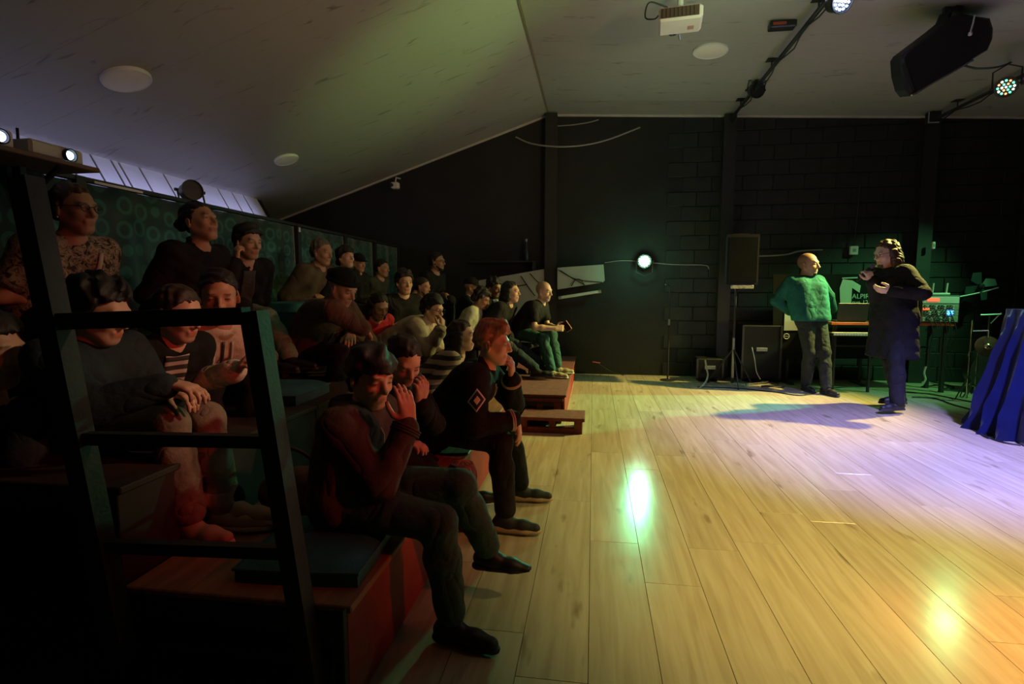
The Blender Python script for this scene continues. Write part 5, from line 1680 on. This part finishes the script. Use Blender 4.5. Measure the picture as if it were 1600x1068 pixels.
# laptop
lp = at(1331, 500, Y=7.2)
lap = thing('laptop', 'open laptop with dark lid turned to the audience, on the table', 'laptop', (lp[0], 7.22, tz + .001))
MB().bevbox((-.17, .0, 0), (.17, .20, .018), .004).build('base', M_BLACK, lap)
MB().bevbox((-.17, -.022, .016), (.17, -.008, .235), .004, rot=Matrix.Rotation(R(8), 3, 'X'), c=(0, -.01, .016)).build('lid', mk('laptop_lid', (.055, .045, .042), .4), lap)
# keyboard piano under the table edge
kb = thing('keyboard', 'small keyboard with pale keys on a low rack under the table', 'keyboard', (lp[0] - .02, 7.1, tz - .16))
MB().bevbox((-.28, -.1, 0), (.28, .08, .04), .005).build('case', M_BLACK, kb)
for k in range(16):
    MB().box((-.26 + k * .0325, -.104, .012), (-.26 + k * .0325 + .028, -.04, .046)).build('key', M_WHITEPLASTIC, kb)
for q in (-1, 1):
    MB().box((q * .2 - .01, -.02, -(tz - .16)), (q * .2 + .01, .02, -.001)).build('leg', M_STEEL, kb)
# mixer rack
rk = at(1459, 500, Y=7.25)
rack = thing('mixer_rack', 'rack of audio units with red display and blue light on the table', 'audio rack', (rk[0], 7.25, tz + .001))
M_PANEL = mk('rack_panel', (.28, .30, .24), .45, var=.3, scale=30)
MB().bevbox((-.21, -.10, 0), (.21, .2, .33), .006).build('case', M_BLACK, rack)
for k, (z0, z1) in enumerate(((.015, .08), (.085, .15), (.155, .225), (.235, .315))):
    u_ = MB().bevbox((-.195, -.112, z0), (.195, -.101, z1), .002).build('unit', M_PANEL if k != 3 else M_WHITEPLASTIC, rack)
    if k < 3:
        for j in range(11):
            for zz in ((z0 + z1) / 2 - .014, (z0 + z1) / 2 + .014):
                MB().lathe([(.008, 0), (.0075, .012), (0, .013)], 8, c=(-.175 + j * .031, -.112, zz), rot=Matrix.Rotation(R(90), 3, 'X')).build('knob', M_BLACK if (j + k) % 3 else M_WHITEPLASTIC, u_)
MB().box((-.15, -.116, .255), (-.02, -.113, .295)).build('display', mk('red_display', (.8, .1, .05), .3, emit=(1, .12, .05), estr=1.6), rack)
MB().box((.07, -.118, .095), (.14, -.1125, .15)).build('blue_light', mk('blue_display', (.1, .3, .9), .3, emit=(.08, .35, 1), estr=3), rack)
MB().box((-.19, -.118, .155), (-.12, -.1125, .18)).build('red_light', mk('red_diode', (.8, .2, .1), .3, emit=(1, .15, .05), estr=1.2), rack)
for k in range(6):
    x = -.15 + k * .05
    pts = curve_pts([(x, -.112, .05 + .05 * (k % 3)), (x + .01, -.19, .02), (x + .02, -.23, -.12), (x + .03 * math.sin(k), -.22, -.35 - .05 * (k % 2)), (x + .05, -.20, -.62)], 16)
    MB().tube([tuple(p) for p in pts], .006, 5).build('patch_cable', M_RUBBER, rack)
rt_ = thing('wireless_receiver', 'pale wireless receiver with two upright antennas on top of the rack', 'receiver', (rk[0] + .02, 7.28, tz + .334))
MB().bevbox((-.11, -.08, 0), (.11, .08, .025), .004).build('case', M_WHITEPLASTIC, rt_)
for q in (-1, 1):
    MB().tube([(q * .075, -.06, .02), (q * .075 + .006, -.062, .14)], .009, 8).build('antenna', mk('pale_antenna', (.6, .62, .52), .5), rt_)

# drum hardware
def stand(label, px_, py0, py1, Y, parts=(), r=.011):
    b = at(px_, py1, Y=Y); b = V3(b[0], Y, 0)
    top = at(px_, py0, Y=Y)[2]
    root = thing('cymbal_stand', label, 'stand', b, 'drum hardware')
    MB().tube([(0, 0, .02), (0, 0, top)], r, 8).build('tube', M_CHROME, root, smooth=True)
    for k in range(3):
        a = R(80 + 120 * k)
        MB().tube([(0, 0, .28), (.16 * math.cos(a), .16 * math.sin(a), .012)], .007, 6).build('leg', M_STEEL, root)
    MB().tube([(0, 0, top * .55), (0, 0, top * .55 + .05)], r * 1.7, 8).build('clamp', M_CHROME, root)
    return root, b, top
r_, b_, top_ = stand('chrome boom stand holding out a pendant cymbal beside the blue cloth', 1512, 500, 600, 6.75)
cyc = at(1543, 541, Y=6.62) - b_
el = at(1545, 516, Y=6.66) - b_
MB().tube([(0, 0, top_ - .12), tuple(el)], .009, 8).build('boom_arm', M_CHROME, r_)
MB().tube([tuple(el), tuple(cyc + V3(0, .0, .1))], .006, 6).build('hanger_rod', M_CHROME, r_)
cy = thing('cymbal', 'round shiny cymbal hanging from the boom stand', 'cymbal', at(1543, 541, Y=6.62), 'drum hardware')
rot = Vector((-.25, -1, .25)).to_track_quat('Z', 'Y').to_matrix()
prof = [(0, .018), (.02, .016), (.03, .006)] + [(.03 + .085 * k / 10, .006 + (.0015 if k % 2 else 0) - .006 * k / 10) for k in range(1, 11)]
MB().lathe(prof, 32, rot=rot).build('disc', mk('cymbal_brass', (.75, .68, .40), .25, metal=1.0, var=.3, scale=18), cy, smooth=True)
MB().lathe([(0, .02), (.010, .02), (.010, .035), (0, .036)], 10, rot=rot).build('felt_nut', M_BLACK, cy)
r_, b_, top_ = stand('second thin chrome stand left of the pendant cymbal', 1524, 545, 600, 6.9, r=.008)
r_, b_, top_ = stand('bent chrome stand with crossbar behind the blue cloth', 1537, 492, 600, 7.2, r=.009)
MB().tube([(-.10, 0, top_), (.12, 0, top_ + .012)], .010, 6).build('crossbar', M_CHROME, r_)
MB().tube([(.02, 0, top_ - .1), (.12, .0, top_ + .03)], .008, 6).build('brace', M_CHROME, r_)
# bass drum
bd = at(1545, 575, Y=7.1)
drm = thing('bass_drum', 'dark bass drum half hidden behind the blue cloth', 'drum', (bd[0] + .15, 7.15, .27))
rot = Vector((-.3, -1, 0)).to_track_quat('Z', 'Y').to_matrix()
MB().lathe([(.27, -.36), (.27, 0), (.25, 0)], 32, rot=rot).build('shell', M_BLACK, drm, smooth=True)
MB().lathe([(.26, .0), (0, .001)], 32, rot=rot).build('drum_head', mk('drum_skin', (.03, .035, .03), .4), drm)
MB().lathe([(.262, -.02), (.28, -.02), (.28, .02), (.262, .02)], 32, rot=rot).build('hoop', mk('drum_hoop', (.04, .035, .03), .4), drm, smooth=True)
# fan-like clutter on the wall
fn = at(1532, 447, Y=7.75)
fan = thing('wall_fan', 'dark wall fan with bluish blades above the drum hardware', 'fan', fn)
for k in range(4):
    a = R(20 + 90 * k)
    d1 = V3(math.cos(a), 0, math.sin(a)); d2 = V3(-math.sin(a), .35, math.cos(a))
    v = [tuple(d1 * .03 - d2 * .02), tuple(d1 * .17 - d2 * .05), tuple(d1 * .19 + d2 * .03), tuple(d1 * .10 + d2 * .07), tuple(d1 * .03 + d2 * .02)]
    ob = MB().add(v, [tuple(range(5))]).build('blade', mk('fan_blade', (.03, .06, .055), .4), fan); md = ob.modifiers.new('t', 'SOLIDIFY'); md.thickness = .006
MB().lathe([(.035, -.06), (.035, .03), (.02, .045), (0, .046)], 14, rot=Matrix.Rotation(R(90), 3, 'X')).build('hub', M_BLACK, fan, smooth=True)
MB().tube([(0, .05, 0), (0, .28, -.04)], .02, 8).build('wall_arm', M_STEEL, fan)
# plastic bottle
pb = at(1486, 596, Z=0)
btl = thing('water_bottle', 'small clear green plastic bottle on the floor under the table', 'bottle', V3(pb[0], 7.3, 0))
MB().lathe([(.032, 0), (.036, .01), (.035, .09), (.031, .10), (.035, .11), (.034, .16), (.014, .205), (.014, .22)], 16).build('body', mk('green_bottle', (.10, .45, .30), .15), btl, smooth=True)
MB().lathe([(.016, .22), (.016, .238), (0, .24)], 12).build('cap', M_WHITEPLASTIC, btl)
# wall switch plates and conduits
for lab, (a, b), w_, h_ in (('pale electrical box with conduit on the back wall between the standing pair', (1334, 391), .10, .115), ('small pale switch on the right steel column', (1445, 385), .035, .09)):
    q = at(a, b, Y=7.98)
    sw = thing('switch_box', lab, 'switch', q - V3(0, .0, 0))
    MB().bevbox((-w_ / 2, -.02 if w_ > .05 else -.20, -h_ / 2), (w_ / 2, .02 if w_ > .05 else -.17, h_ / 2), .006).build('cover', M_WHITEPLASTIC, sw)
    MB().box((-w_ / 5, -.024 if w_ > .05 else -.204, -.02), (w_ / 5, -.0205 if w_ > .05 else -.2005, .02)).build('rocker', M_GREYMETAL, sw)
    MB().tube([(0, -.01, h_ / 2), (0.03, -.01, .9)], .010, 6).build('conduit', M_STEEL, sw)
# black flight cases along the wall
def flight(label, px0, px1, pytop, Y, d_=.4):
    a = at(px0, pytop, Y=Y); b = at(px1, pytop, Y=Y)
    root = thing('flight_case', label, 'case', ((a[0] + b[0]) / 2, Y, 0), 'black cases at the back wall')
    w = (b[0] - a[0]) / 2; h = float(a[2])
    MB().bevbox((-w, 0, .05), (w, d_, h), .012).build('body', mk('case_laminate', (.006, .006, .006), .5, spec=.3), root)
    for q in (-1, 1):
        MB().bar((q * w, -.004, .05), (q * w, -.004, h), .025, .008).build('edge_profile', mk('case_edge', (.07, .07, .07), .4, metal=.7), root)
        MB().lathe([(.03, 0), (.03, .05)], 12, c=(q * (w - .06), .1, .0)).build('caster', M_BLACK, root)
        MB().lathe([(.03, 0), (.03, .05)], 12, c=(q * (w - .06), d_ - .1, .0)).build('caster', M_BLACK, root)
    MB().bevbox((-.07, -.012, h * .55), (.07, -.001, h * .55 + .05), .004).build('handle', M_GREYMETAL, root)
    return root
flight('wide black case under the speaker, left of the person in the teal sweater', 1162, 1222, 508, 7.6)
flight('low black case on the floor beside the column under the loudspeaker', 1090, 1130, 560, 7.55, .3)

# blue satin cloth over a stand at the right edge
M_SATIN = mk('blue_satin', (.003, .006, .045), .22, var=.2, sheen=.2)
cl = V3(3.77, 5.14, 0)
drape = thing('draped_stand', 'stand covered with shiny dark blue satin cloth reaching the floor at the right edge', 'covered stand', cl)
n, m = 96, 26
v = []; f = []
for j in range(m + 1):
    t = j / m                                     # 0 top, 1 floor
    for i in range(n):
        a = 2 * math.pi * i / n
        rx = .22 + .18 * t ** 1.4; ry = .26 + .16 * t ** 1.5
        ca, sa = math.cos(a), math.sin(a)
        q = (abs(ca) ** 5 + abs(sa) ** 5) ** (-.2) * (1 - t) + 1.02 * t
        fold = .075 * t ** .6 * (1 - 2 * abs(math.sin(7 * a + .6 * math.sin(3 * t))) ** .8) + .022 * t * math.sin(3.3 * a + 1) + .012 * t * math.sin(19 * a + 2)
        v.append(((rx * q + fold) * ca - .06 * t * (ca < 0), (ry * q + fold) * sa, 1.07 * (1 - t) + .006 + .02 * t * math.sin(5 * a) ** 2 * (1 - t)))
for j in range(m):
    for i in range(n):
        f.append((j * n + i, (j + 1) * n + i, (j + 1) * n + (i + 1) % n, j * n + (i + 1) % n))
f.append(tuple(range(n)))
MB().add(v, f).build('cloth', M_SATIN, drape, smooth=True)
MB().bevbox((-.20, -.18, .0), (.20, .18, 1.0), .01).build('inner_stand', M_BLACK, drape)

# two black chairs on the platform
def chair(label, x, y, z, yaw):
    root = thing('chair', label, 'chair', (x, y, z), 'black chairs on the platform')
    root.rotation_euler = (0, 0, R(yaw))
    MB().bevbox((-.19, -.20, .30), (.20, .20, .345), .015).build('seat', M_BLACKMAT, root)
    MB().bevbox((-.215, -.19, .42), (-.185, .19, .74), .012).build('backrest', M_BLACKMAT, root)
    for qx in (-.18, .18):
        for qy in (-.18, .18):
            MB().tube([(qx, qy, 0), (qx * .97, qy * .97, .30)], .014, 8).build('leg', mk('chair_tube', (.03, .03, .03), .3, metal=.6), root)
    for qy in (-.18, .18):
        MB().tube([(-.18, qy, .30), (-.20, qy, .74)], .012, 8).build('back_post', MATS['chair_tube'], root)
    return root
chair('black chair under the person in the dark hooded jacket', Jw17['hip'][0] + .03, Jw17['hip'][1], .27, -14)
chair('black end chair under the bald bearded person', Jbd['hip'][0] + .03, Jbd['hip'][1], .27, -16)

# ================================================================== loose things held or worn
def local(J, p): return tuple(np.array(p) - J['org'])

# microphone in the speaker's raised hand
w = Jco['wri'][-1]; hd_ = nrm(Jco['hd'][-1][0])
mp_ = w + hd_ * .085 + nrm(Jco['hd'][-1][1]) * .03
mc = thing('microphone', 'black handheld microphone in the raised hand of the person in the coat', 'microphone', mp_)
ax = nrm(V3(.25, -.05, 1) * .6 + V3(.35, 0, 0))
rot = frame_to(ax)
MB().lathe([(.011, -.12), (.014, -.10), (.017, .05), (.012, .055)], 14, rot=rot).build('handle', M_BLACK, mc, smooth=True)
MB().lathe([(.014, .055), (.025, .07), (.026, .09), (.018, .108), (0, .114)], 14, rot=rot).build('grille', mk('mic_grille', (.25, .25, .25), .35, metal=.9, bump=.8, bscale=400), mc, smooth=True)
# phone of the bald person
w = (Jbd['wri'][-1] + Jbd['wri'][1]) / 2
ph = thing('smartphone', 'smartphone in a red case in the hands of the bald person', 'phone', w + V3(.12, -.01, .02))
MB().bevbox((-.036, -.006, -.06), (.036, .006, .06), .004, rot=Matrix.Rotation(R(-35), 3, 'Y'), c=(0, 0, 0)).build('case', mk('red_phone', (.35, .03, .03), .4), ph)
MB().box((-.032, -.009, -.055), (.032, -.006, .055), rot=Matrix.Rotation(R(-35), 3, 'Y'), c=(0, 0, 0)).build('screen', mk('dark_screen', (.02, .015, .02), .15), ph)

# ================================================================== clothing details
from mathutils.bvhtree import BVHTree


def surf(J):
    if '_bvh' not in J:
        me = J['top'].data
        n = len(me.vertices); co = np.zeros(n * 3); me.vertices.foreach_get('co', co)
        co = co.reshape(-1, 3)
        q = np.zeros(len(me.loops), np.int32); me.loops.foreach_get('vertex_index', q)
        J['_bvh'] = BVHTree.FromPolygons([tuple(c) for c in co], [tuple(int(k) for k in t) for t in q.reshape(-1, 4)])
    return J['_bvh']


def patch(J, name, mat, u0, u1, v0, v1, nu=8, nv=8, lift=.004, direction=None, center=None, shape=None, uax=None, vax=None):
    """thin cloth piece lying on the chest: u to the wearer's left, v down from the neck (metres x body scale)"""
    s = J['s']; tf, lv, td = J['tf'], J['lv'], J['td']
    d = nrm(np.array(direction, float)) if direction is not None else tf
    uax = lv if uax is None else nrm(np.array(uax, float)); vax = td if vax is None else nrm(np.array(vax, float))
    c0 = (J['nb'] if center is None else np.array(center, float)) - J['org']
    b = surf(J)
    grid = {}
    v = []; f = []
    for i in range(nu + 1):
        for j in range(nv + 1):
            u = u0 + (u1 - u0) * i / nu; w = v0 + (v1 - v0) * j / nv
            if shape is not None: u, w = shape(i / nu, j / nv)
            p = c0 + uax * u * s - vax * w * s
            hit = b.ray_cast(Vector(p + d * .35), Vector(-d), .6)
            if hit[0] is not None and (hit[0] - Vector(p)).length < .30:
                grid[(i, j)] = len(v); v.append(tuple(np.array(hit[0]) + d * lift))
    for i in range(nu):
        for j in range(nv):
            k = [(i, j), (i + 1, j), (i + 1, j + 1), (i, j + 1)]
            if all(q in grid for q in k):
                z_ = [v[grid[q]] for q in k]
                if max(np.linalg.norm(np.array(z_[a]) - np.array(z_[b_])) for a, b_ in ((0, 1), (1, 2), (2, 3), (3, 0))) < .06: f.append(tuple(grid[q] for q in k))
    if not f: return None
    ob = MB().add(v, f).build(name, mat, J['root'], smooth=True)
    md = ob.modifiers.new('t', 'SOLIDIFY'); md.thickness = .003; md.offset = 0
    return ob


def cuff_rings(J, q, mat, fr=(.86, .91), dr=.010):
    a, b = J['elb'][q], J['wri'][q]
    ax = nrm(b - a); e1 = nrm(np.cross(ax, V3(.3, .5, .8))); e2 = np.cross(ax, e1)
    for t in fr:
        r = .033 * J['s'] + J['off'] * .8 + dr * .4
        c = a + (b - a) * t - J['org']
        MB().tube([tuple(c + (e1 * math.cos(k) + e2 * math.sin(k)) * r) for k in np.linspace(0, 2 * math.pi, 20, endpoint=False)], .0048, 6, closed=True).build('cuff_stripe', mat, J['root'], smooth=True)


M_CUFFW = fab('cream_rib', (.62, .55, .40))
M_WHITEC = fab('white_cotton', (.62, .60, .54))
M_PRINT = mk('washed_print', (.22, .22, .20), .8, var=.9, scale=22)
M_ZIP = mk('dark_zip', (.05, .045, .04), .4)

# varsity jacket of the blond person: cuff stripes, diamond sleeve patch, light tee print
for q in (-1, 1): cuff_rings(Jbl, q, M_CUFFW)
def dia(h):
    def sh(u, v):
        a, b = u * 2 - 1, v * 2 - 1
        return ((a + b) * h * .5, (a - b) * h * .5 * 1.3 + .0)
    return sh
pc_ = Jbl['sh'][-1] * .52 + Jbl['elb'][-1] * .48
ax_ = nrm(Jbl['elb'][-1] - Jbl['sh'][-1])
for nm, m_, h_, lf in (('sleeve_patch', M_WHITEC, .052, .004), ('patch_field', M_BLACKMAT, .042, .007), ('patch_emblem', M_WHITEC, .020, .010)):
    patch(Jbl, nm, m_, 0, 0, 0, 0, 6, 6, lf, direction=(.35, -1, .25), center=pc_, shape=dia(h_), uax=(1, .35, .1), vax=-ax_)
patch(Jbl, 'shirt_print', M_PRINT, -.05, .05, .04, .12, 6, 6, .006)
# hoodie of the person on the front bench: drawcords, ribbed cuff
for q in (-1, 1):
    p0 = Jf['nb'] + Jf['tf'] * .085 * Jf['s'] + Jf['lv'] * q * .035 - Jf['td'] * .03 - Jf['org']
    pts = [p0, p0 - Jf['td'] * .05 + Jf['tf'] * .045, p0 - Jf['td'] * .12 + Jf['tf'] * .055]
    MB().tube([tuple(p) for p in pts], .004, 6).build('drawcord', M_CUFFW, Jf['root'])
cuff_rings(Jf, -1, C_CHARC, (.86, .90, .94), .012)
# striped shirt inside the black jacket
patch(Jst, 'striped_shirt', C_STRIPE, -.055, .055, .0, .34, 6, 16, .005)
# cream hoodie: zip and cords
patch(Jw, 'zip', M_ZIP, -.006, .006, .03, .42, 1, 20, .005)
for q in (-1, 1):
    patch(Jw, 'drawcord', M_WHITEC, q * .04 - .005, q * .04 + .005, .03, .20, 1, 10, .006)
# red jersey print
patch(Jg, 'white_chest_print', M_WHITEC, -.12, .12, .12, .36, 10, 10, .006)
for k in range(6):
    u = -.095 + k * .036
    patch(Jg, 'print_bar', C_RED, u, u + (.024 if k % 2 else .012), .16, .225, 2, 4, .010)
# pale shirt between open jacket fronts, grey shirt, bag strap, tee print
patch(Jps, 'pale_shirt', C_PALE, -.05, .07, .0, .36, 6, 14, .006)
patch(Jm, 'grey_shirt', C_GREYJ, -.05, .05, .02, .34, 6, 14, .006)
patch(Jc, 'bag_strap', C_PALE, -.02, .02, .03, .30, 2, 14, .007, shape=lambda u, v: (.10 - .05 * v + (u - .5) * .022, .02 + .14 * v))
patch(Jbe, 'shirt_print', M_PRINT, -.05, .09, .12, .30, 8, 8, .006)
patch(Jbg, 'white_shirt', M_WHITEC, -.05, .05, .03, .30, 6, 12, .006)
patch(Jbg, 'dark_strap', C_BLACK, -.015, .02, .03, .26, 2, 12, .010)
# earring
ear = Jc['H'] + (Jc['A'][0] * -.006 - Jc['A'][1] * .086 - Jc['A'][2] * .046) * Jc['s'] - Jc['org']
MB().lathe([(0, -.006), (.005, -.003), (.006, 0), (.005, .003), (0, .006)], 10, c=ear).build('earring', M_CHROME, Jc['root'], smooth=True)
# orange scarf, watch and bracelet of the speaker
J = Jco
ring = []
for k in range(16):
    a = 2 * math.pi * k / 16
    ring.append(tuple(J['nb'] + J['td'] * (.035 - .02 * math.cos(a)) + (J['tf'] * math.cos(a) * .066 + J['lv'] * math.sin(a) * .064) - J['org']))
MB().tube(ring, .018, 8, closed=True).build('scarf', C_ORANGE, J['root'], smooth=True)
for q, m_, nm in ((1, M_GREYMETAL, 'watch_strap'), (-1, M_BLACK, 'bracelet')):
    a, b = J['elb'][q], J['wri'][q]; ax_ = nrm(b - a); e1 = nrm(np.cross(ax_, V3(0, 0, 1))); e2 = np.cross(ax_, e1)
    c = b + ax_ * .005 - J['org']
    MB().tube([tuple(c + (e1 * math.cos(k) + e2 * math.sin(k)) * .033) for k in np.linspace(0, 2 * math.pi, 16, endpoint=False)], .006, 6, closed=True).build(nm, m_, J['root'], smooth=True)

# ================================================================== bags, cables and small things on the floor
def tube_thing(name, label, cat, pts, r, mat, group=None, n=40, part='cord'):
    c = curve_pts(pts, n)
    root = thing(name, label, cat, c[0], group)
    MB().tube([tuple(p - c[0]) for p in c], r, 6).build(part, mat, root, smooth=True)
    return root, c[0]

# bag on the plywood deck behind the railing post
bg = at(462, 792, Z=Z1)
bag = thing('handbag', 'reddish brown soft bag on the plywood tier behind the railing post', 'bag', bg)
M_BAG = mk('brown_leather', (.20, .075, .05), .55, var=.2, bump=.3, bscale=40)
sdf_object('body', [('e', V3(0, .0, .075) + bg, (.15, .09, .085), np.eye(3), .01), ('e', V3(.05, .0, .11) + bg, (.08, .07, .06), np.eye(3), .04), ('c', V3(-.10, 0, .04) + bg, V3(.12, 0, .04) + bg, .05, .04, .03)], M_BAG, bag, bg, .012, .012, ripple=(-.005, 40, 3, True), cuts=[(bg, V3(0, 0, 1))])
MB().tube([tuple(p) for p in curve_pts([(-.10, 0, .13), (-.08, -.02, .22), (0, -.03, .26), (.08, -.02, .22), (.10, 0, .14)], 16)], .008, 6).build('handle', M_BAG, bag, smooth=True)
# patterned mesh bag between the front pair
pb_ = at(722, 766, Z=Z1 + .0)
mb_ = thing('mesh_bag', 'round red and black patterned bag between the knees of the front pair', 'bag', pb_)
c_ = V3(0, 0, .072)
MB().lathe([(0, -.07), (.045, -.066), (.066, -.02), (.066, .02), (.05, .055), (0, .065)], 18, c=c_).build('body', mk('maroon_mesh', (.16, .05, .05), .6, var=.7, scale=30), mb_, smooth=True)
for k in range(5):
    a0 = R(36 * k)
    rg = [tuple(c_ + V3(.068 * math.cos(t) * math.cos(a0), .068 * math.cos(t) * math.sin(a0), .066 * math.sin(t))) for t in np.linspace(0, 2 * math.pi, 20, endpoint=False)]
    MB().tube(rg, .005, 5, closed=True).build('cord_loop', mk('pale_red_cord', (.36, .16, .14), .6), mb_)

# cables on the stage floor
cabs = [('long black cable looping on the floor before the person in the teal sweater', [(1090, 604), (1150, 606), (1210, 612), (1255, 617), (1300, 606), (1350, 603)]),
        ('black cable running from the table towards the blue cloth', [(1425, 620), (1460, 622), (1490, 632), (1520, 640)]),
        ('second black cable along the floor under the table', [(1400, 611), (1450, 615), (1490, 622), (1530, 630)]),
        ('black cable curled at the hem of the blue cloth', [(1530, 676), (1545, 684), (1560, 681), (1540, 680), (1565, 690), (1595, 695)])]
for lab, pts in cabs:
    tube_thing('floor_cable', lab, 'cable', [at(a, b, Z=.008) for a, b in pts], .007, M_RUBBER, 'floor cables')
tube_thing('floor_cable', 'tangled black cables heaped under the table', 'cable', [at(1440, 604, Z=.012), at(1470, 600, Z=.03), at(1455, 596, Z=.02), at(1490, 604, Z=.02), at(1468, 608, Z=.03), at(1500, 610, Z=.015)], .010, M_RUBBER, 'floor cables', 60)
tube_thing('floor_cable', 'tangled black cables beside the loudspeaker stand', 'cable', [at(1165, 600, Z=.01), at(1200, 596, Z=.03), at(1180, 594, Z=.02), at(1215, 600, Z=.02), at(1190, 603, Z=.03), at(1225, 604, Z=.015)], .009, M_RUBBER, 'floor cables', 60)
# red-tipped thin cable end by the wall
r_, o_ = tube_thing('thin_cable', 'thin dark cable with a red tip lying by the back wall', 'cable', [at(926, 565, Y=7.98), at(938, 570, Y=7.98), at(955, 580, Y=7.98), at(975, 586, Z=.006)], .005, M_RUBBER)
MB().tube([(0, 0, 0), tuple(at(938, 567, Y=7.98) - o_)], .010, 6).build('red_tip', mk('red_plug', (.6, .10, .08), .5), r_)
# pale strap hanging at the column foot
r_, o_ = tube_thing('strap', 'pale webbing strap hanging at the foot of the column', 'strap', [at(1102, 562, Y=7.45), at(1104, 575, Y=7.42), at(1106, 585, Y=7.4), at(1103, 596, Y=7.3), at(1096, 604, Z=.01)], .012, fab('pale_webbing', (.55, .52, .36)), part='webbing')
MB().tube([tuple(at(1092, 606, Z=.01) - o_), tuple(at(1101, 601, Y=7.3) - o_), tuple(at(1112, 603, Z=.01) - o_)], .008, 5).build('strap_end', MATS['pale_webbing'], r_)
# white cable strips under the table
for lab, pts in (('pale coiled cable hanging from the rack to the floor', [(1447, 572), (1444, 582), (1446, 592), (1442, 600)]), ('thin chrome rod leaning at the case beside the loudspeaker', [(1175, 542), (1179, 560), (1182, 580), (1188, 592)])):
    tube_thing('loose_cable' if pts[0][0] > 1300 else 'thin_rod', lab, 'cable' if pts[0][0] > 1300 else 'rod', [at(a, b, Y=7.05 if a > 1300 else 7.5) for a, b in pts], .010 if pts[0][0] > 1300 else .006, M_WHITEPLASTIC)
pl = at(1184, 596, Z=.0)
pg_ = thing('cable_plug', 'small red connector lying on the floor by the black case', 'connector', pl)
MB().lathe([(.012, 0), (.02, .01), (.02, .04), (.012, .05)], 10).build('body', MATS['red_plug'], pg_, smooth=True)
MB().tube([(0, 0, .05), (.01, .02, .08), (.03, .05, .02)], .005, 5).build('tail', M_RUBBER, pg_)
# cables under the ceiling edge
tube_thing('ceiling_cable', 'pale cable sagging in a bow under the ceiling edge beside the column', 'cable', [at(806, 214, Y=7.9), at(830, 224, Y=7.85), at(868, 229, Y=7.75), at(910, 227, Y=7.85), at(950, 218, Y=7.9), at(1000, 199, Y=7.95)], .011, mk('grey_cable', (.30, .27, .25), .5), 'ceiling cables')
tube_thing('ceiling_cable', 'thin pale cable under the ceiling edge above the sagging one', 'cable', [at(868, 197, Y=7.9), at(895, 195, Y=7.9), at(920, 191, Y=7.95), at(935, 187, Y=7.98)], .008, MATS['grey_cable'], 'ceiling cables')
tube_thing('ceiling_cable', 'dark cable looping from the hanging loudspeaker to the right pipe', 'cable', [at(1505, 102, D=4.45), at(1530, 107, D=4.7), at(1565, 103, D=5.2), at(1600, 88, D=5.7)], .009, M_RUBBER, 'ceiling cables')
tube_thing('wall_cable', 'thin cable stretched along the back wall past the LED light', 'cable', [at(945, 410, Y=7.95), at(980, 407, Y=7.9), at(1050, 413, Y=7.95), at(1100, 414, Y=7.95), at(1108, 420, Y=7.95)], .006, MATS['grey_cable'])
tube_thing('wall_cable', 'pale horizontal cable tray on the wall behind the standing pair', 'cable', [at(1178, 400, Y=7.95), at(1225, 398, Y=7.95), at(1250, 392, Y=7.95), at(1285, 390, Y=7.95)], .012, MATS['grey_cable'])
tube_thing('wall_cable', 'green-lit cable sloping on the wall right of the rack', 'cable', [at(1478, 466, Y=7.6), at(1500, 463, Y=7.7), at(1530, 457, Y=7.75), at(1560, 449, Y=7.8)], .008, M_WHITEPLASTIC)
